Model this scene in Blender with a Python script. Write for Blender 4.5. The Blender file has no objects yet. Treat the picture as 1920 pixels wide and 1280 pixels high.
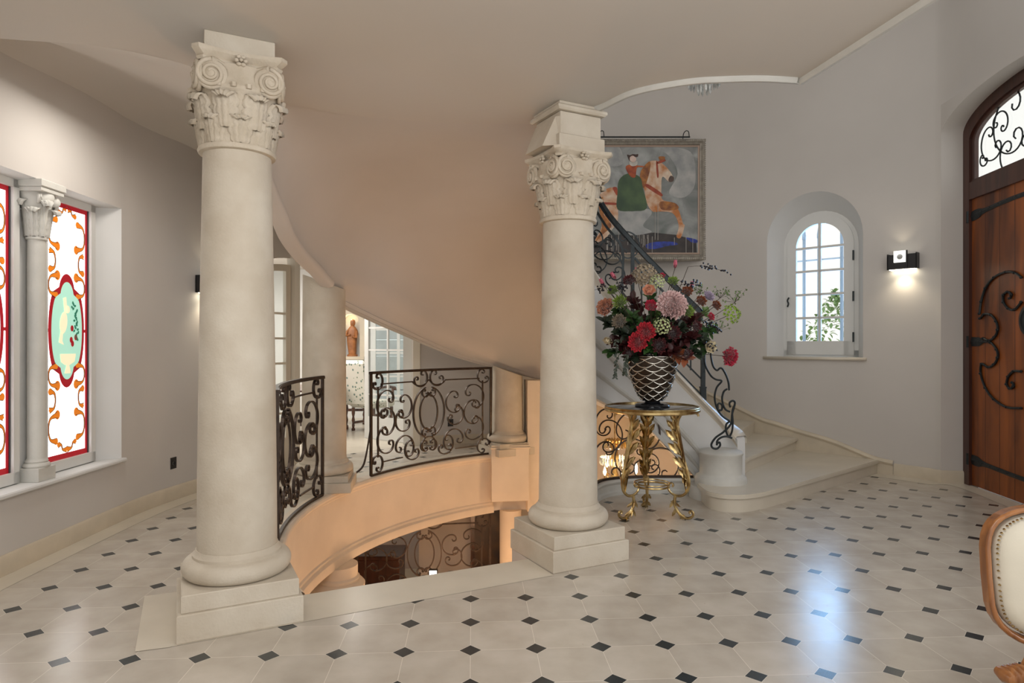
import bpy, bmesh, math, random
from mathutils import Vector, Matrix, noise
from mathutils.geometry import tessellate_polygon
R_ = math.radians
PI = math.pi
rnd = random.Random(7)
sc = bpy.context.scene
COL = sc.collection

# ------------------------------------------------------------ camera
cam_d = bpy.data.cameras.new('camera'); cam = bpy.data.objects.new('camera', cam_d); COL.objects.link(cam)
FPX, V0, EYE = 1223.0, 644.0, 1.5
cam_d.sensor_width = 36; cam_d.lens = FPX/1920*36; cam_d.shift_y = (V0-640)/1920
cam.location = (0, 0, EYE); cam.rotation_euler = (PI/2, 0, 0)
cam_d.clip_start = .05; cam_d.clip_end = 200
sc.camera = cam
# ------------------------------------------------------------ world, view
w = bpy.data.worlds.new('world'); sc.world = w; w.use_nodes = True
bgn = w.node_tree.nodes['Background']; bgn.inputs[0].default_value = (1.0, .965, .92, 1); bgn.inputs[1].default_value = 1.15
sc.view_settings.view_transform = 'Standard'; sc.view_settings.look = 'None'
sc.view_settings.gamma = 1; sc.view_settings.use_curve_mapping = False
sc.view_settings.exposure = 0.0
sc.cycles.max_bounces = 7; sc.cycles.diffuse_bounces = 4; sc.cycles.glossy_bounces = 3
sc.cycles.transmission_bounces = 5; sc.cycles.transparent_max_bounces = 8; sc.cycles.sample_clamp_indirect = 4
try:
    sc.cycles.use_denoising = True; sc.cycles.caustics_reflective = False; sc.cycles.caustics_refractive = False
except Exception: pass

def light(name, kind, loc, power, color=(1, 1, 1), size=.5, rot=None, sizey=None, spot=None, blend=.6):
    d = bpy.data.lights.new(name, kind); d.energy = power; d.color = color
    if kind == 'AREA':
        d.size = size
        if sizey: d.shape = 'RECTANGLE'; d.size_y = sizey
    elif kind in ('POINT', 'SPOT'): d.shadow_soft_size = size
    if kind == 'SPOT': d.spot_size = R_(spot); d.spot_blend = blend
    o = bpy.data.objects.new(name, d); COL.objects.link(o); o.location = loc
    if rot: o.rotation_euler = rot
    return o
# area light added under the upper ceiling for soft daylight from above
light('upper_window_daylight', 'AREA', (3.4, 4.6, 6.3), 22, (.86, .93, 1.0), 2.6, (0, R_(12), 0), 3.0)
# warm lamps of the lower hall under the staircase
for lx, ly, lp in ((-.55, 7.5, 16), (-1.0, 6.5, 17), (-1.05, 5.4, 15), (.4, 8.0, 11)):
    light('lower_hall_lamp', 'POINT', (lx, ly, -1.75), lp, (1.0, .58, .32), .15)
light('lower_hall_lamp', 'POINT', (1.9, 7.6, -1.2), 26, (1.0, .56, .28), .3)
light('lower_hall_lamp', 'POINT', (-.6, 8.25, -2.6), 40, (1.0, .60, .32), .2)  # added out of view to brighten the lower back wall
light('window_daylight_behind', 'AREA', (-1.2, -1.7, 1.9), 8, (1.0, .97, .93), 3.2, (R_(84), 0, R_(14)), 2.2)  # unseen fill light added behind the camera
# added side fill, then a blue area light standing in for outdoor daylight
light('side_window_daylight', 'AREA', (4.6, .6, 2.5), 48, (.92, .95, 1.0), 2.4, (R_(90), 0, R_(80)), 1.8)  # added to lift the left wall, no window there
light('garden_daylight', 'AREA', (4.95, 9.2, 2.3), 125, (.27, .56, 1.0), 1.5, (PI/2, 0, R_(135)), 2.0)
light('dining_room_daylight', 'AREA', (-3.6, 10.6, 2.9), 115, (1, .95, .88), 2.2)  # fill added under the dining room ceiling
light('hall_wall_washer', 'AREA', (.3, 1.2, 2.95), 30, (.98, .97, .96), 1.4, (R_(80), 0, R_(6)), .5)  # added to brighten the curved plaster shell, no fitting
light('hall_ceiling_lamp', 'AREA', (-1.0, 1.3, 3.08), 18, (1.0, .95, .88), 1.5)  # unseen fill added to even out left wall and floor
light('hall_ceiling_lamp', 'AREA', (-2.6, 4.6, 3.22), 17, (1.0, .94, .86), .5)  # second added fill, under the passage ceiling
light('dining_room_lamp', 'POINT', (-5.2, 10.6, 2.1), 75, (1, .93, .84), .3)  # point fill added for the wall behind the glazed door leaf
# ------------------------------------------------------------ helpers
def fl(u, v, z=0.0):
    Y = (EYE-z)*FPX/(v-V0); return ((u-960)*Y/FPX, Y)
def at(u, v, Y):
    return Vector(((u-960)*Y/FPX, Y, EYE-(v-V0)*Y/FPX))
def lerp(a, b, t): return a+(b-a)*t
def interp(x, tab):
    if x <= tab[0][0]: return tab[0][1]
    for (a, b), (c, d) in zip(tab, tab[1:]):
        if x <= c: return lerp(b, d, (x-a)/(c-a))
    return tab[-1][1]
def spline(P, n=8, closed=False):
    P = [Vector(p) for p in P]; out = []; m = len(P)
    rng = m if closed else m-1
    for i in range(rng):
        if closed: p0, p1, p2, p3 = P[(i-1) % m], P[i], P[(i+1) % m], P[(i+2) % m]
        else:
            p0 = P[i-1] if i > 0 else P[i]*2-P[i+1]
            p1, p2 = P[i], P[i+1]
            p3 = P[i+2] if i+2 < m else P[i+1]*2-P[i]
        for k in range(n):
            t = k/n
            out.append(.5*((2*p1)+(p2-p0)*t+(2*p0-5*p1+4*p2-p3)*t*t+(3*p1-p0-3*p2+p3)*t**3))
    if not closed: out.append(P[-1])
    return out

class MB:
    def __init__(s): s.v = []; s.f = []; s.mi = []; s.sm = []; s.cur = 0; s.smooth = True
    def add(s, vs, fs, M=None):
        b = len(s.v)
        for v in vs:
            v = Vector(v)
            s.v.append(M @ v if M else v)
        for f in fs:
            s.f.append([b+i for i in f]); s.mi.append(s.cur); s.sm.append(s.smooth)
        return s
    def grid(s, rows, closeu=False, closev=False):
        # rows: list of lists of points
        nr, nc = len(rows), len(rows[0]); vs = [p for r in rows for p in r]; fs = []
        for i in range(nr if closev else nr-1):
            for j in range(nc if closeu else nc-1):
                a = i*nc+j; b = i*nc+(j+1) % nc; c = ((i+1) % nr)*nc+(j+1) % nc; d = ((i+1) % nr)*nc+j
                fs.append((a, b, c, d))
        return s.add(vs, fs)
    def box(s, x0, x1, y0, y1, z0, z1, M=None, bev=0):
        sm = s.smooth; s.smooth = False
        if bev <= 0:
            s.add([(x0,y0,z0),(x1,y0,z0),(x1,y1,z0),(x0,y1,z0),(x0,y0,z1),(x1,y0,z1),(x1,y1,z1),(x0,y1,z1)],
                  [(0,3,2,1),(4,5,6,7),(0,1,5,4),(1,2,6,5),(2,3,7,6),(3,0,4,7)], M)
        else:
            b = bev
            rings = []
            for (ins, z) in ((b, z0), (0, z0+b), (0, z1-b), (b, z1)):
                rings.append([(x0+ins+b*0, y0+ins, z), (x1-ins, y0+ins, z), (x1-ins, y1-ins, z), (x0+ins, y1-ins, z)])
            vs = [p for r in rings for p in r]; fs = [(3,2,1,0), (12,13,14,15)]
            for i in range(3):
                for j in range(4):
                    fs.append((i*4+j, i*4+(j+1)%4, i*4+4+(j+1)%4, i*4+4+j))
            s.add(vs, fs, M)
        s.smooth = sm; return s
    def lathe(s, prof, c=(0,0,0), n=40, M=None, a0=0, a1=2*PI, caps=True):
        full = abs(a1-a0-2*PI) < 1e-6; m = n if full else n+1
        rows = []
        for (r, z) in prof:
            rows.append([Vector((c[0]+r*math.cos(a0+(a1-a0)*k/n), c[1]+r*math.sin(a0+(a1-a0)*k/n), c[2]+z)) for k in range(m)])
        if M: rows = [[M @ p for p in r] for r in rows]
        s.grid(rows, closeu=full)
        if not caps: return s
        if prof[0][0] > 1e-5 and full: s.add(rows[0], [list(range(m))[::-1]])
        if prof[-1][0] > 1e-5 and full: s.add(rows[-1], [list(range(m))])
        return s
    def tube(s, path, r, n=8, closed=False, flat=None, up=None, caps=True):
        # r: number or list; flat=(a,b): rectangular-ish section half sizes (a along 'side', b along 'up')
        P = [Vector(p) for p in path]; m = len(P)
        if m < 2: return s
        T = []
        for i in range(m):
            if closed: t = P[(i+1) % m]-P[(i-1) % m]
            else: t = P[min(i+1, m-1)]-P[max(i-1, 0)]
            if t.length < 1e-9: t = Vector((0, 0, 1))
            T.append(t.normalized())
        N = None; rows = []
        for i in range(m):
            t = T[i]
            if up is not None:
                U = up(P[i]) if callable(up) else Vector(up)
                side = t.cross(U)
                if side.length < 1e-6: side = N or Vector((1, 0, 0))
                side.normalize(); N = side; B = side.cross(t).normalized()
            else:
                if N is None:
                    a = Vector((0, 0, 1)) if abs(t.z) < .9 else Vector((1, 0, 0))
                    N = a.cross(t).normalized()
                else:
                    N = (N-t*N.dot(t))
                    N = N.normalized() if N.length > 1e-9 else Vector((1, 0, 0))
                B = t.cross(N)
            rr = r[i] if isinstance(r, (list, tuple)) else r
            if flat:
                k = rr
                a, b = flat[0]*k, flat[1]*k
                rows.append([P[i]+N*x+B*y for x, y in ((a, -b), (a, b), (-a, b), (-a, -b))])
            else:
                rows.append([P[i]+(N*math.cos(q*2*PI/n)+B*math.sin(q*2*PI/n))*rr for q in range(n)])
        sm = s.smooth
        if flat: s.smooth = False
        s.grid(rows, closeu=True, closev=closed)
        if caps and not closed:
            k = len(rows[0])
            s.add(rows[0], [list(range(k))[::-1]]); s.add(rows[-1], [list(range(k))])
        s.smooth = sm; return s
    def prism(s, poly, z0, z1, M=None):
        n = len(poly); sm = s.smooth; s.smooth = False
        vs = [(p[0], p[1], z0) for p in poly]+[(p[0], p[1], z1) for p in poly]
        tri = tessellate_polygon([[Vector((p[0], p[1], 0)) for p in poly]])
        fs = [tuple(t)[::-1] for t in tri]+[tuple(n+i for i in t) for t in tri]
        fs += [(i, (i+1) % n, n+(i+1) % n, n+i) for i in range(n)]
        s.add(vs, fs, M); s.smooth = sm; return s
    def flatpoly(s, loops, fn):
        # planar polygon with holes; fn maps (a,b)->3D
        L = [[Vector((p[0], p[1], 0)) for p in lp] for lp in loops]
        tri = tessellate_polygon(L); pts = [p for lp in loops for p in lp]
        sm = s.smooth; s.smooth = False
        s.add([fn(p[0], p[1]) for p in pts], [tuple(t) for t in tri]); s.smooth = sm; return s
    def sweep(s, path, prof, closed=False, z=None):
        # path: 2D/3D points; prof: (offset to the right of travel, dz)
        P = [Vector((p[0], p[1], p[2] if len(p) > 2 else 0)) for p in path]; m = len(P); rows = []
        for i in range(m):
            if closed: t = P[(i+1) % m]-P[(i-1) % m]
            else: t = P[min(i+1, m-1)]-P[max(i-1, 0)]
            t = Vector((t.x, t.y, 0)).normalized(); n = Vector((t.y, -t.x, 0))
            rows.append([P[i]+n*a+Vector((0, 0, b)) for a, b in prof])
        s.grid(rows, closev=closed)
        if not closed:
            k = len(prof); s.add(rows[0], [list(range(k))]); s.add(rows[-1], [list(range(k))[::-1]])
        return s
    def build(s, name, mat=None, parent=None, auto=None, loc=None):
        me = bpy.data.meshes.new(name)
        vs = s.v
        if loc is not None:
            L = Vector(loc); vs = [v-L for v in vs]
        me.from_pydata([tuple(v) for v in vs], [], s.f)
        me.validate(clean_customdata=False)
        mats = mat if isinstance(mat, (list, tuple)) else [mat]
        for m_ in mats:
            if m_: me.materials.append(m_)
        if len(me.polygons) == len(s.f):
            me.polygons.foreach_set('material_index', s.mi); me.polygons.foreach_set('use_smooth', s.sm)
        bm = bmesh.new(); bm.from_mesh(me); bmesh.ops.remove_doubles(bm, verts=bm.verts, dist=1e-5)
        bmesh.ops.recalc_face_normals(bm, faces=bm.faces)
        if auto is not None:
            a = R_(auto)
            for e in bm.edges:
                if len(e.link_faces) == 2 and e.calc_face_angle(0) > a: e.smooth = False
        bm.to_mesh(me); bm.free(); me.update()
        o = bpy.data.objects.new(name, me); COL.objects.link(o)
        if loc is not None: o.location = loc
        if parent is not None: o.parent = parent
        return o

def empty(name, loc=(0, 0, 0), rz=0.0):
    o = bpy.data.objects.new(name, None); COL.objects.link(o); o.location = loc; o.rotation_euler = (0, 0, rz)
    o.empty_display_size = .1
    return o
def tag(o, label, cat, group=None, kind=None):
    o['label'] = label; o['category'] = cat
    if group: o['group'] = group
    if kind: o['kind'] = kind
    return o
def struct(o, label=None, cat=None):
    o['kind'] = 'structure'
    if label: o['label'] = label
    if cat: o['category'] = cat
    return o
def kids(o): return list(o.children)
def copy_tree(o, parent=None):
    c = o.copy(); COL.objects.link(c)
    if parent is not None: c.parent = parent
    for ch in kids(o): copy_tree(ch, c)
    return c
def to_world(M):
    return lambda v: M @ Vector(v)

# ------------------------------------------------------------ materials
def nt(name):
    m = bpy.data.materials.new(name); m.use_nodes = True; t = m.node_tree
    return m, t, t.nodes['Principled BSDF']
def mat(name, col, rough=.5, metal=0, var=0.0, vscale=3, bump=0, bscale=60, col2=None, spec=None, coat=0, detail=4, stretch=None, trans=0, sheen=0):
    m, t, b = nt(name)
    b.inputs['Base Color'].default_value = (*col, 1); b.inputs['Roughness'].default_value = rough; b.inputs['Metallic'].default_value = metal
    if spec is not None: b.inputs['Specular IOR Level'].default_value = spec
    if coat: b.inputs['Coat Weight'].default_value = coat; b.inputs['Coat Roughness'].default_value = .15
    if sheen: b.inputs['Sheen Weight'].default_value = sheen
    if trans: b.inputs['Transmission Weight'].default_value = trans
    tc = t.nodes.new('ShaderNodeTexCoord'); src = tc.outputs['Object']
    if stretch:
        mp = t.nodes.new('ShaderNodeMapping'); mp.inputs['Scale'].default_value = stretch; t.links.new(src, mp.inputs[0]); src = mp.outputs[0]
    if var or col2:
        n = t.nodes.new('ShaderNodeTexNoise'); n.inputs['Scale'].default_value = vscale; n.inputs['Detail'].default_value = detail
        t.links.new(src, n.inputs['Vector'])
        r = t.nodes.new('ShaderNodeValToRGB'); c2 = col2 or tuple(min(1, c*(1-var)) for c in col)
        r.color_ramp.elements[0].position = .35; r.color_ramp.elements[1].position = .68
        r.color_ramp.elements[0].color = (*c2, 1); r.color_ramp.elements[1].color = (*col, 1)
        t.links.new(n.outputs[0], r.inputs[0]); t.links.new(r.outputs[0], b.inputs['Base Color'])
    if bump:
        n2 = t.nodes.new('ShaderNodeTexNoise'); n2.inputs['Scale'].default_value = bscale; n2.inputs['Detail'].default_value = 5
        t.links.new(src, n2.inputs['Vector'])
        bp = t.nodes.new('ShaderNodeBump'); bp.inputs['Strength'].default_value = bump; bp.inputs['Distance'].default_value = .01
        t.links.new(n2.outputs[0], bp.inputs['Height']); t.links.new(bp.outputs[0], b.inputs['Normal'])
    return m
def emis(name, col, strength, glow=None):
    m, t, b = nt(name)
    b.inputs['Base Color'].default_value = (*col, 1); b.inputs['Emission Color'].default_value = (*(glow or col), 1)
    b.inputs['Emission Strength'].default_value = strength; b.inputs['Roughness'].default_value = .3
    return m
M = {}
M['plaster'] = mat('plaster', (.60, .565, .53), .85, var=.05, vscale=1.2, bump=.08, bscale=14)
M['ceiling'] = mat('ceiling_plaster', (.60, .565, .52), .85, var=.04, vscale=.8, bump=.05, bscale=10)
M['reveal'] = mat('white_plaster', (.68, .68, .67), .8, var=.03, bump=.04, bscale=12)
M['stone'] = mat('limestone', (.62, .565, .475), .72, var=.14, vscale=4, bump=.25, bscale=70, col2=(.52, .455, .365))
M['stone_band'] = mat('limestone_band', (.62, .54, .42), .5, var=.12, vscale=5, bump=.06, bscale=40)
M['stone_step'] = mat('limestone_step', (.66, .60, .50), .28, var=.10, vscale=3, bump=.03, bscale=30)
M['stone_carved'] = mat('carved_limestone', (.61, .54, .44), .78, var=.2, vscale=12, bump=.3, bscale=90, col2=(.52, .45, .35))
M['stone_white'] = mat('painted_stone', (.60, .59, .55), .7, var=.08, vscale=9, bump=.15, bscale=60)
M['fascia'] = mat('fascia_stone', (.78, .67, .54), .6, var=.1, vscale=2.5, bump=.06, bscale=30)
M['iron'] = mat('wrought_iron', (.075, .055, .045), .42, metal=.75, var=.3, vscale=20, bump=.1, bscale=80)
M['iron_b'] = mat('black_wrought_iron', (.035, .042, .045), .38, metal=.7, var=.3, vscale=20, bump=.1, bscale=80)
M['brass'] = mat('antique_brass', (.66, .51, .25), .28, metal=1, var=.45, vscale=16, bump=.12, bscale=50, col2=(.34, .22, .09))
M['black'] = mat('black_plastic', (.012, .012, .013), .4)
M['gloss_black'] = mat('gloss_black', (.012, .013, .016), .08)
M['white_paint'] = mat('white_paint', (.70, .70, .68), .45, var=.03)
M['cream_paint'] = mat('cream_paint', (.66, .60, .50), .45, var=.03)
def glass_mat(name, tint, alpha=.25, rough=.02):
    m = bpy.data.materials.new(name); m.use_nodes = True; t = m.node_tree; t.nodes.clear()
    o = t.nodes.new('ShaderNodeOutputMaterial'); tr = t.nodes.new('ShaderNodeBsdfTransparent'); gl = t.nodes.new('ShaderNodeBsdfGlossy')
    lw = t.nodes.new('ShaderNodeLayerWeight'); pw = t.nodes.new('ShaderNodeMath'); pw.operation = 'POWER'; pw.inputs[1].default_value = 3
    t.links.new(lw.outputs['Facing'], pw.inputs[0]); fr = t.nodes.new('ShaderNodeMath'); fr.operation = 'MULTIPLY_ADD'; fr.inputs[1].default_value = .5; fr.inputs[2].default_value = .04; t.links.new(pw.outputs[0], fr.inputs[0]); mx = t.nodes.new('ShaderNodeMixShader')
    tr.inputs[0].default_value = (*tint, 1); gl.inputs['Roughness'].default_value = rough
    t.links.new(fr.outputs[0], mx.inputs[0]); t.links.new(tr.outputs[0], mx.inputs[1]); t.links.new(gl.outputs[0], mx.inputs[2]); t.links.new(mx.outputs[0], o.inputs[0])
    return m
M['glass'] = glass_mat('window_glass', (.93, .97, .97))
M['crystal'] = mat('crystal', (.75, .77, .74), .12, spec=.9, var=.5, vscale=30)

# floor: big octagons with small dark diamond inserts on the grid nodes
def floor_mat():
    m, t, b = nt('octagon_stone_floor'); N = t.nodes; L = t.links
    tc = N.new('ShaderNodeTexCoord'); mp = N.new('ShaderNodeMapping'); mp.vector_type = 'TEXTURE'
    mp.inputs['Location'].default_value = (-.2035, 3.192, 0); mp.inputs['Rotation'].default_value = (0, 0, .0599); mp.inputs['Scale'].default_value = (.32264, .32264, 1)
    L.new(tc.outputs['Object'], mp.inputs[0])
    sx = N.new('ShaderNodeSeparateXYZ'); L.new(mp.outputs[0], sx.inputs[0])
    def mth(op, a, bb=None):
        n = N.new('ShaderNodeMath'); n.operation = op
        for i, x in enumerate((a, bb)):
            if x is None: continue
            if isinstance(x, (int, float)): n.inputs[i].default_value = x
            else: L.new(x, n.inputs[i])
        return n.outputs[0]
    def fr(x): return mth('ABSOLUTE', mth('SUBTRACT', mth('FRACT', mth('ADD', x, .5)), .5))
    ax, ay = fr(sx.outputs[0]), fr(sx.outputs[1])
    s = mth('ADD', ax, ay)
    dot = mth('LESS_THAN', s, .165)
    ring = mth('LESS_THAN', s, .174)
    gx = mth('LESS_THAN', mth('MINIMUM', ax, ay), .0042)
    grout = mth('MAXIMUM', gx, ring)
    # per-tile tone
    fl_ = N.new('ShaderNodeVectorMath'); fl_.operation = 'FLOOR'; L.new(mp.outputs[0], fl_.inputs[0])
    wn = N.new('ShaderNodeTexWhiteNoise'); wn.noise_dimensions = '2D'; L.new(fl_.outputs[0], wn.inputs['Vector'])
    nz = N.new('ShaderNodeTexNoise'); nz.inputs['Scale'].default_value = 5; nz.inputs['Detail'].default_value = 6; L.new(tc.outputs['Object'], nz.inputs['Vector'])
    r1 = N.new('ShaderNodeValToRGB'); r1.color_ramp.elements[0].position = .3; r1.color_ramp.elements[1].position = .75
    r1.color_ramp.elements[0].color = (.46, .41, .345, 1); r1.color_ramp.elements[1].color = (.57, .52, .455, 1); L.new(nz.outputs[0], r1.inputs[0])
    hsv = N.new('ShaderNodeHueSaturation'); L.new(r1.outputs[0], hsv.inputs['Color'])
    L.new(mth('ADD', mth('MULTIPLY', wn.outputs[0], .12), .94), hsv.inputs['Value'])
    # small fossil specks
    vz = N.new('ShaderNodeTexVoronoi'); vz.inputs['Scale'].default_value = 6; L.new(tc.outputs['Object'], vz.inputs['Vector'])
    sp = mth('LESS_THAN', vz.outputs['Distance'], .035)
    def mix(f, a, bcol):
        n = N.new('ShaderNodeMix'); n.data_type = 'RGBA'; L.new(f, n.inputs[0])
        if isinstance(a, tuple): n.inputs[6].default_value = a
        else: L.new(a, n.inputs[6])
        n.inputs[7].default_value = bcol; return n.outputs[2]
    c = mix(mth('MULTIPLY', sp, .35), hsv.outputs[0], (.30, .22, .15, 1))
    c = mix(mth('MULTIPLY', grout, .85), c, (.78, .73, .64, 1))
    c = mix(dot, c, (.022, .030, .034, 1))
    L.new(c, b.inputs['Base Color'])
    rr = N.new('ShaderNodeMapRange'); L.new(nz.outputs[0], rr.inputs[0]); rr.inputs[3].default_value = .17; rr.inputs[4].default_value = .28
    L.new(rr.outputs[0], b.inputs['Roughness'])
    b.inputs['Specular IOR Level'].default_value = .75
    bp = N.new('ShaderNodeBump'); bp.inputs['Strength'].default_value = .35; bp.inputs['Distance'].default_value = .0015; bp.invert = True
    L.new(grout, bp.inputs['Height']); L.new(bp.outputs[0], b.inputs['Normal'])
    return m
M['floor'] = floor_mat()
def wood_mat(name, c1, c2, rough=.35, sc_=(14, 14, 1.2), coat=.2):
    m, t, b = nt(name); N = t.nodes; L = t.links
    tc = N.new('ShaderNodeTexCoord'); mp = N.new('ShaderNodeMapping'); mp.inputs['Scale'].default_value = sc_; L.new(tc.outputs['Object'], mp.inputs[0])
    n = N.new('ShaderNodeTexNoise'); n.inputs['Scale'].default_value = 1; n.inputs['Detail'].default_value = 7; n.inputs['Distortion'].default_value = .6; L.new(mp.outputs[0], n.inputs['Vector'])
    r = N.new('ShaderNodeValToRGB'); r.color_ramp.elements[0].position = .32; r.color_ramp.elements[1].position = .68
    r.color_ramp.elements[0].color = (*c1, 1); r.color_ramp.elements[1].color = (*c2, 1); L.new(n.outputs[0], r.inputs[0]); L.new(r.outputs[0], b.inputs['Base Color'])
    b.inputs['Roughness'].default_value = rough; b.inputs['Coat Weight'].default_value = coat; b.inputs['Coat Roughness'].default_value = .2
    bp = N.new('ShaderNodeBump'); bp.inputs['Strength'].default_value = .2; bp.inputs['Distance'].default_value = .004; L.new(n.outputs[0], bp.inputs['Height']); L.new(bp.outputs[0], b.inputs['Normal'])
    return m
M['door_wood'] = wood_mat('door_wood', (.06, .013, .003), (.36, .095, .014), .45, (4, 4, .7), .05)
M['door_frame'] = wood_mat('dark_door_wood', (.035, .010, .006), (.075, .022, .012), .35)
M['chair_wood'] = wood_mat('chair_wood', (.20, .07, .02), (.42, .17, .05), .3, (20, 20, 4), .4)
M['dark_wood'] = wood_mat('dark_wood', (.05, .018, .010), (.16, .055, .025), .25, (12, 12, 2), .5)
# ============================================================ STRUCTURE
CX, CY, RR = 1.62, 5.89, 3.515            # the round stairwell
DR = [(190, 0), (196, .05), (204, .145), (210, .27), (214, .37)]
def sp(a, off=0.0, z=0.0):
    d = DR[0][1] if a < 190 else interp(a, DR)
    return rp(a, RR+d+off, z)
def rp(ang, r=RR, z=0.0):
    a = R_(ang); return Vector((CX+r*math.cos(a), CY+r*math.sin(a), z))
ZC = 3.15                                  # ceiling of the lower part
LOWF = -3.3
# plan of the outer wall (clockwise from behind the camera on the left)
LEFT = [(-3.05, -1.0), (-3.2, 1.5), (-3.27, 3.3), (-3.315, 5.6), (-3.29, 6.0), (-3.205, 6.5), (-3.08, 7.1)]
FD1, FD2, FD3 = (-3.08, 7.1), (-2.72, 8.2), (-1.37, 9.6)
BACK = [(-1.37, 9.6), (-.88, 9.78), (-.5, 9.88), (-.1, 9.93), (.4, 9.88), (.9, 9.76), (1.4, 9.62), (1.9, 9.49), (2.4, 9.33), (2.85, 8.99), (3.25, 8.56)]
WIN3 = [(3.25, 8.56), (4.2, 7.61)]
RIGHT = [(4.2, 7.61), (4.36, 7.44), (4.49, 7.29), (4.58, 7.16), (4.63, 7.04)]
DOORP = [(4.63, 7.04), (4.42, 4.85)]

def wall_strip(mb, pts, z0, z1, sub=True):
    P = spline([Vector((p[0], p[1], 0)) for p in pts], 4) if sub and len(pts) > 3 else [Vector((p[0], p[1], 0)) for p in pts]
    mb.grid([[p+Vector((0, 0, z0)) for p in P], [p+Vector((0, 0, z1)) for p in P]])
def seg_fn(A, B, off=0.0):
    A = Vector((A[0], A[1], 0)); B = Vector((B[0], B[1], 0)); d = (B-A).normalized(); n = Vector((-d.y, d.x, 0))
    return (lambda s, z: A+d*s+n*off+Vector((0, 0, z))), (B-A).length, d, n
def arch(x0, x1, z0, zs, rise, n=20):
    cx_, a = (x0+x1)/2, (x1-x0)/2
    return [(x0, z0)]+[(cx_-a*math.cos(PI*k/n), zs+rise*math.sin(PI*k/n)) for k in range(n+1)]+[(x1, z0)]
def strip_between(mb, loopA, fA, loopB, fB, smooth=True):
    sm = mb.smooth; mb.smooth = smooth
    mb.grid([[fA(*p) for p in loopA], [fB(*p) for p in loopB]]); mb.smooth = sm

# ---- left wall with the stained glass window niche
m = MB(); wall_strip(m, LEFT[:3], -.02, 4.2, False); wall_strip(m, LEFT[3:], -.02, 4.2)
f, Ln, d, n = seg_fn(LEFT[2], LEFT[3])
w0, w1 = .18, 2.235                           # niche along the wall
WL_Z0, WL_Z1 = .53, 2.645
m.flatpoly([[(0, -.02), (Ln, -.02), (Ln, 4.2), (0, 4.2)], [(w0, WL_Z0), (w1, WL_Z0), (w1, WL_Z1), (w0, WL_Z1)]], f)
struct(m.build('wall_left', M['plaster'], auto=40))
# n points to the outside (left normal of +Y travel = -X)
fo, _, _, _ = seg_fn(LEFT[2], LEFT[3], .16)
m = MB()
i0, i1 = w0+.0, w1-.13
NI = [(w0, WL_Z0), (w1, WL_Z0), (w1, WL_Z1), (w0, WL_Z1), (w0, WL_Z0)]
NO = [(i0, WL_Z0), (i1, WL_Z0), (i1, WL_Z1-.02), (i0, WL_Z1-.02), (i0, WL_Z0)]
strip_between(m, NI, f, NO, fo, False)
struct(m.build('trim_1', M['reveal'], auto=30))
# back plane of niche is closed by the window itself: build it below

# ---- back wall
m = MB(); wall_strip(m, BACK, LOWF, 6.6)
struct(m.build('wall_back', M['plaster'], auto=40))
# ---- above the french doors
m = MB()
f1, L1, d1, n1 = seg_fn(FD1, FD2); f2, L2, d2, n2 = seg_fn(FD2, FD3)
m.flatpoly([[(0, 2.30)]+[(L1*k/10, 2.30+.26*math.sin(PI/2*k/10)) for k in range(1, 11)]+[(L1, 4.2), (0, 4.2)]], f1)
m.flatpoly([[(0, 2.56)]+[(L2*k/16, 2.56+.16*math.sin(PI*k/16)) for k in range(1, 16)]+[(L2, 2.56), (L2, 4.2), (0, 4.2)]], f2)
g1, _, _, _ = seg_fn(FD1, FD2, .25); g2, _, _, _ = seg_fn(FD2, FD3, .25)
strip_between(m, [(L2*k/16, 2.56+.16*math.sin(PI*k/16)) for k in range(17)], f2, [(L2*k/16, 2.56+.16*math.sin(PI*k/16)) for k in range(17)], g2)
strip_between(m, [(L2, -.02), (L2, 2.56)], f2, [(L2, -.02), (L2, 2.56)], g2)
struct(m.build('wall_back', M['plaster'], auto=40))

# ---- arched window wall
f3, L3, d3, n3 = seg_fn(*WIN3)
# travel goes right-down; left normal points outward (+x,+y)
c3 = L3/2; hw = .575
A_out = arch(c3-hw, c3+hw, 1.33, 2.80, hw+.005)
m = MB(); m.flatpoly([[(0, LOWF), (L3, LOWF), (L3, 6.6), (0, 6.6)], A_out], f3)
struct(m.build('wall_right', M['plaster']))
f3o, _, _, _ = seg_fn(*WIN3, .24)
hi = .455
A_in = arch(c3-hi, c3+hi, 1.33, 2.72, hi)
m = MB(); strip_between(m, A_out, f3, A_in, f3o)
struct(m.build('trim_2', M['reveal'], auto=50))
# window sill board
m = MB(); fs, _, _, _ = seg_fn(*WIN3, -.03)
m.flatpoly([[(c3-hw-.04, 0), (c3+hw+.04, 0), (c3+hw+.04, 1), (c3-hw-.04, 1)]], lambda s, t: f3(s, 1.335)+n3*(-.035 if t < .5 else .24))
P0, P1 = f3(c3-hw-.04, 1.30)+n3*-.035, f3(c3+hw+.04, 1.30)+n3*-.035
m.add([P0, P1, P1+Vector((0, 0, .035)), P0+Vector((0, 0, .035)), P0+n3*.036, P1+n3*.036, P1+n3*.036+Vector((0,0,.035)), P0+n3*.036+Vector((0,0,.035))], [(0,1,2,3),(0,4,5,1),(0,3,7,4),(1,5,6,2)])
struct(m.build('trim_3', M['stone_step']))

# ---- right curved wall, door wall, wall beyond the door
m = MB()
WP = spline([Vector((a, b, 0)) for a, b in RIGHT+[(4.64, 6.8), (4.60, 6.45), (4.53, 5.9), (4.42, 4.85)]], 4)
nj = 4*(len(RIGHT)-1)+1
m.grid([[p+Vector((0, 0, z)) for p in WP[:nj]] for z in (-.02, 4.07)]); m.grid([[p+Vector((0, 0, z)) for p in WP] for z in (4.07, 6.6)])
fd, LD, dd, nd = seg_fn(*DOORP)
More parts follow.
